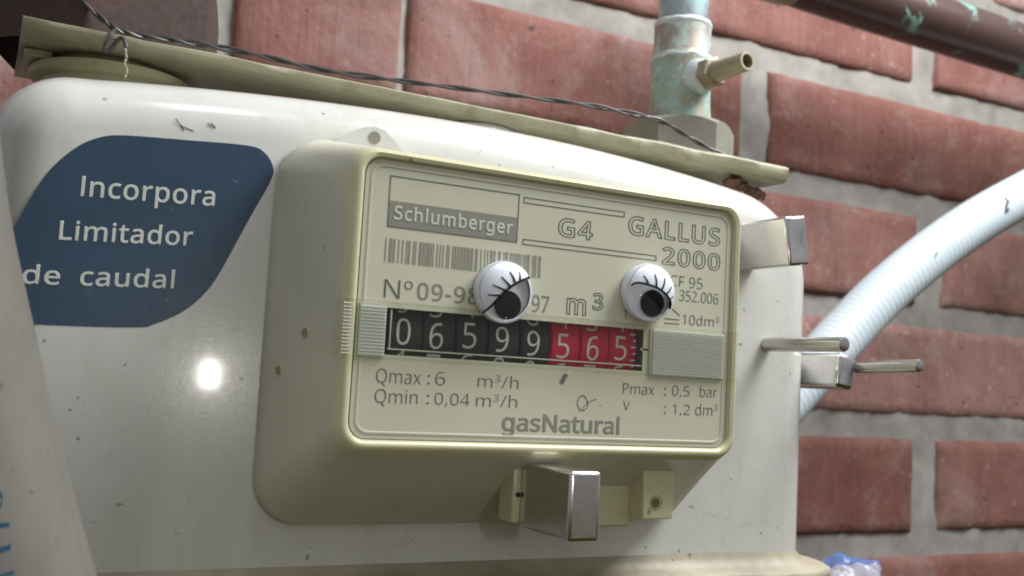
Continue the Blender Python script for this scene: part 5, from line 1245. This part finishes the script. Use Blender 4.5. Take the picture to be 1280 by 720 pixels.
# ------------------------------------------------------------------ right pipe with tee and test nozzle
fit = thing('pipe_fitting', 'greenish brass tee and hexagon nut on the copper pipe above the meter', 'pipe fitting', (84.5, 82, 47))
PX, PY = 84.3, 82.0
V, F = loft(hex_rings((PX, PY, 47.2), 16.4, 14.8, math.radians(34), cham=0.8, bottom=False))
build('hex_nut', V, F, M_NUT, fit, angle=25)
V, F = loft(lathe((PX, PY, 61), (0, 0, 1), [(0, 9.7), (2.0, 9.5), (5, 9.0), (10, 8.8), (17, 8.8), (20.0, 9.0), (20.6, 8.4)], 48))
build('tee_body', V, F, M_TEE, fit)
V, F = loft(lathe((PX, PY, 81), (0, 0, 1), [(0, 8.8), (0.8, 9.1), (1.6, 8.6), (2.2, 8.4), (11.0, 8.4), (11.4, 8.4)], 48))
build('collar', V, F, M_COLLAR, fit)
for zz, r in ((81.3, 8.8), (92.0, 8.35)):
    rg = lathe((PX, PY, zz), (0, 0, 1), [(-0.8, r - 0.1), (-0.2, r + 0.25), (0.5, r + 0.3), (1.1, r - 0.2), (1.6, r - 1.5)], 48)
    rg = [[Vector(v) + Vector((0, 0, 0.6 * noise.noise(Vector(v) * 0.35))) for v in q] for q in rg]
    V, F = loft(rg)
    build('solder_ring', V, F, M_SOLDER, fit, angle=80)
V, F = loft(lathe((PX, PY, 92), (0, 0, 1), [(0, 7.4), (90, 7.4)], 48))
build('copper_pipe', V, F, M_PIPE, fit)
# nozzle
nd = Vector((0.10, -1, 0.02)).normalized()
n0 = Vector((PX + 0.6, PY - 7.6, 75.0))
rg = lathe(n0, nd, [(-2, 5.4), (1.0, 5.2), (3.2, 4.5), (4.0, 3.6)], 32)
rg = [[Vector(v) + (Vector(v) - n0).normalized() * 0.7 * noise.noise(Vector(v) * 0.4) for v in q] for q in rg]
V, F = loft(rg)
build('nozzle_base', V, F, M_SOLDER, fit)
dd, uu, vv = frame_of(nd)
hexpts = lambda t, r: [n0 + dd * t + (uu * math.cos(math.radians(60 * k + 20)) + vv * math.sin(math.radians(60 * k + 20))) * r for k in range(6)]
V, F = loft([hexpts(3.2, 4.2), hexpts(3.6, 4.6), hexpts(7.0, 4.6), hexpts(7.4, 4.0)], True, True)
nh = build('nozzle_hex', V, F, M_BRASS, fit, smooth=False)
V, F = loft(lathe(n0, nd, [(7, 3.1), (9, 3.1), (10, 2.9), (19.0, 2.75), (19.5, 2.6), (19.5, 1.95), (8, 1.8), (8, 0.02)], 36))
build('nozzle_tube', V, F, M_BRASS, fit, angle=40)

# ------------------------------------------------------------------ horizontal copper pipe on the wall
hp = thing('wall_pipe', 'dark copper pipe with green stains running across the top of the wall', 'pipe', (350, 204, 178))
pts = [(178, 168, 165.5), (236, 168, 163.2), (280, 168, 162.0), (352, 168, 160.5), (450, 168, 158.5), (540, 168, 157)]
V, F = loft(sweep(smooth_path(pts, 6), 12.6, 40))
build('pipe_run', V, F, M_DARKCOPPER, hp)
V, F = loft(lathe((168, 168, 165.7), (1, 0, 0), [(0, 14.5), (33, 14.5), (35, 14), (36, 12.6)], 40))
build('pipe_socket', V, F, M_BRASS, hp)

# ------------------------------------------------------------------ white hose
pts = [(120, 143, -75), (150, 147, -50), (175, 149, -29), (200, 150, -7.5), (222, 151, 12), (249, 151, 34.5), (287, 150, 60.5), (330, 150, 83.5), (400, 150, 117), (480, 150, 146)]
P = smooth_path(pts, 70)
# even spacing
acc = [P[0]]
step = 0.75
carry = 0.0
for a, b in zip(P, P[1:]):
    d = (b - a).length
    t = step - carry
    while t <= d:
        acc.append(a.lerp(b, t / d))
        t += step
    carry = d - (t - step)
rad = [10.2 + 0.09 * math.sin(2 * math.pi * i * step / 3.0) for i in range(len(acc))]
V, F = loft(sweep(acc, rad, 28))
hs = build('gas_hose', V, F, M_HOSE, None, angle=180)
tag(hs, 'white ribbed flexible hose curving up across the brick wall', 'hose')
CAMP = Vector((-94.8, -165.1, -16.2))


def on_hose(x, across):
    k = min(range(len(acc)), key=lambda i: abs(acc[i].x - x))
    t = (acc[k + 1] - acc[k - 1]).normalized()
    d = CAMP - acc[k]
    d = (d - t * d.dot(t)).normalized()
    u = t.cross(d)
    v = (d * math.cos(across) + u * math.sin(across)).normalized()
    return acc[k] + v * 10.3


for pts_ in ([(304, 0.25), (306, 0.05), (308, -0.05), (308.5, -0.3)], [(303.5, 0.3), (305.5, 0.28), (307, 0.2)], [(322, 0.45), (323.5, 0.42)], [(263, 0.2), (264.5, 0.12)]):
    V, F = loft(sweep([on_hose(*q) for q in pts_], [0.35] + [0.55] * (len(pts_) - 2) + [0.2], 6), True, True)
    build('crack', V, F, M_HOLE, hs)

# ------------------------------------------------------------------ seal wire
wp = [(-86, 56, 59), (-83.8, 54, 56), (-78.2, 52.5, 51.5), (-75.3, 51, 49.3), (-71.3, 51.5, 49.1), (-65, 52, 49.6), (-57, 53, 50.2), (-45, 53, 50.1), (-33, 53, 49.6), (-18, 53, 50.3), (-2.5, 53, 51.3), (14, 53, 52.3), (32, 53, 53.4), (46, 53, 53.6), (58.5, 54, 53.4), (68, 56, 51.6), (78, 57, 49.2), (86, 54, 46.2), (92, 52, 44.6)]
P = smooth_path(wp, 14)
wire = thing('seal_wire', 'dark twisted seal wire lying along the bracket from nut to nut', 'wire', (0, 53, 50))
for ph in (0, math.pi):
    Q = []
    for i, p in enumerate(P):
        k = 0.32 + 0.5 * max(0, noise.noise(Vector((i * 0.03, 3, 1))))
        a = i * 0.30 + ph
        Q.append(p + Vector((0, math.cos(a) * k, math.sin(a) * k)))
    V, F = loft(sweep(Q, 0.34, 8), True, True)
    build('strand', V, F, M_WIRE, wire)
loop = smooth_path([(-75.3, 51, 49.3), (-76.2, 48.6, 47.6), (-77.2, 48.4, 45.0), (-76.6, 50, 44.2), (-74.4, 49.2, 47.2), (-73.4, 48.2, 45.2), (-73.0, 49.5, 43.2)], 8)
V, F = loft(sweep(loop, 0.4, 8), True, True)
build('strand', V, F, M_WIRE, wire)
th = smooth_path([(-73.6, 48.0, 45.0), (-73.3, 47.6, 43.0), (-73.5, 47.4, 41.6), (-73.0, 47.2, 40.4), (-73.3, 47.0, 38.8)], 6)
V, F = loft(sweep(th, [0.10 + 0.22 * (abs(math.sin(i * 0.9))) for i in range(len(th))], 8), True, True)
build('thread_end', V, F, M_BEAD, wire)

# ------------------------------------------------------------------ scrap of plastic bag at the lower right
bag_m = bpy.data.materials.new('thin_clear_plastic')
bag_m.use_nodes = True
b = bsdf(bag_m)
b.inputs['Roughness'].default_value = 0.22
b.inputs['Alpha'].default_value = 0.45
L(bag_m, mix(bag_m, ramp(bag_m, noise_tex(bag_m, 0.55, 4, 0.6, None, 1.0), [(0.53, (0, 0, 0)), (0.58, (1, 1, 1))]), (0.62, 0.63, 0.74), (0.12, 0.26, 0.62)), b.inputs['Base Color'])
bm = bmesh.new()
r = bmesh.ops.create_icosphere(bm, subdivisions=5, radius=1)
for v in bm.verts:
    d = v.co.normalized()
    k = 1 + 0.18 * noise.noise(d * 1.4 + Vector((3, 1, 2))) + 0.30 * abs(noise.noise(d * 1.9 + Vector((1, 7, 2)))) + 0.07 * abs(noise.noise(d * 4 + Vector((5, 1, 2))))
    v.co = Vector((136.5 + d.x * 11.0 * k, 62 + d.y * 9 * k, -72.5 + d.z * 11.5 * k))
bag = from_bm('plastic_bag', bm, bag_m, None, angle=25)
tag(bag, 'crumpled clear plastic bag with blue print below the hose', 'plastic bag')

# ------------------------------------------------------------------ pale housing close to the camera on the left
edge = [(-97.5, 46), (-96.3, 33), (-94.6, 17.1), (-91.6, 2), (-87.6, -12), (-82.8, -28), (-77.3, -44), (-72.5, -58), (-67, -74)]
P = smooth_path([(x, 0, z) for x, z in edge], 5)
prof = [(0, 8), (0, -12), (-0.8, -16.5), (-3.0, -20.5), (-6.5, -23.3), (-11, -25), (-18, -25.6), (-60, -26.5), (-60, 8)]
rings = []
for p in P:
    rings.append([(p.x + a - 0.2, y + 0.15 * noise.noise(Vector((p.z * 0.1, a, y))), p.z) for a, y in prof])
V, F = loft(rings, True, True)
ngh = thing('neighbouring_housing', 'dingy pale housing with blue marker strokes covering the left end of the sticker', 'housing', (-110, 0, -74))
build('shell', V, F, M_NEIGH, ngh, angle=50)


def marker(pts, wd=0.55):
    P = smooth_path([(x, 0, z) for x, z in pts], 5)
    yy = -25.75
    V, F = loft([[(p.x, yy - 0.02, p.z + wd * 0.5), (p.x, yy - 0.02, p.z - wd * 0.5)] for p in P], closed=False)
    return build('marker_stroke', V, F, M_MARKER, ngh, smooth=False)


marker([(-93.5, -33.0), (-92, -32.2), (-90.6, -32.5), (-90.0, -33.5), (-90.8, -34.7), (-92.5, -35.2)], 0.7)
marker([(-94, -36.9), (-92, -36.8), (-90.5, -36.5), (-89.0, -36.3)], 0.6)
marker([(-93.5, -40.1), (-91.5, -39.8), (-90, -39.4), (-88.6, -38.9)], 0.7)
marker([(-92, -43.0), (-90, -42.6), (-88, -41.9)], 0.5)
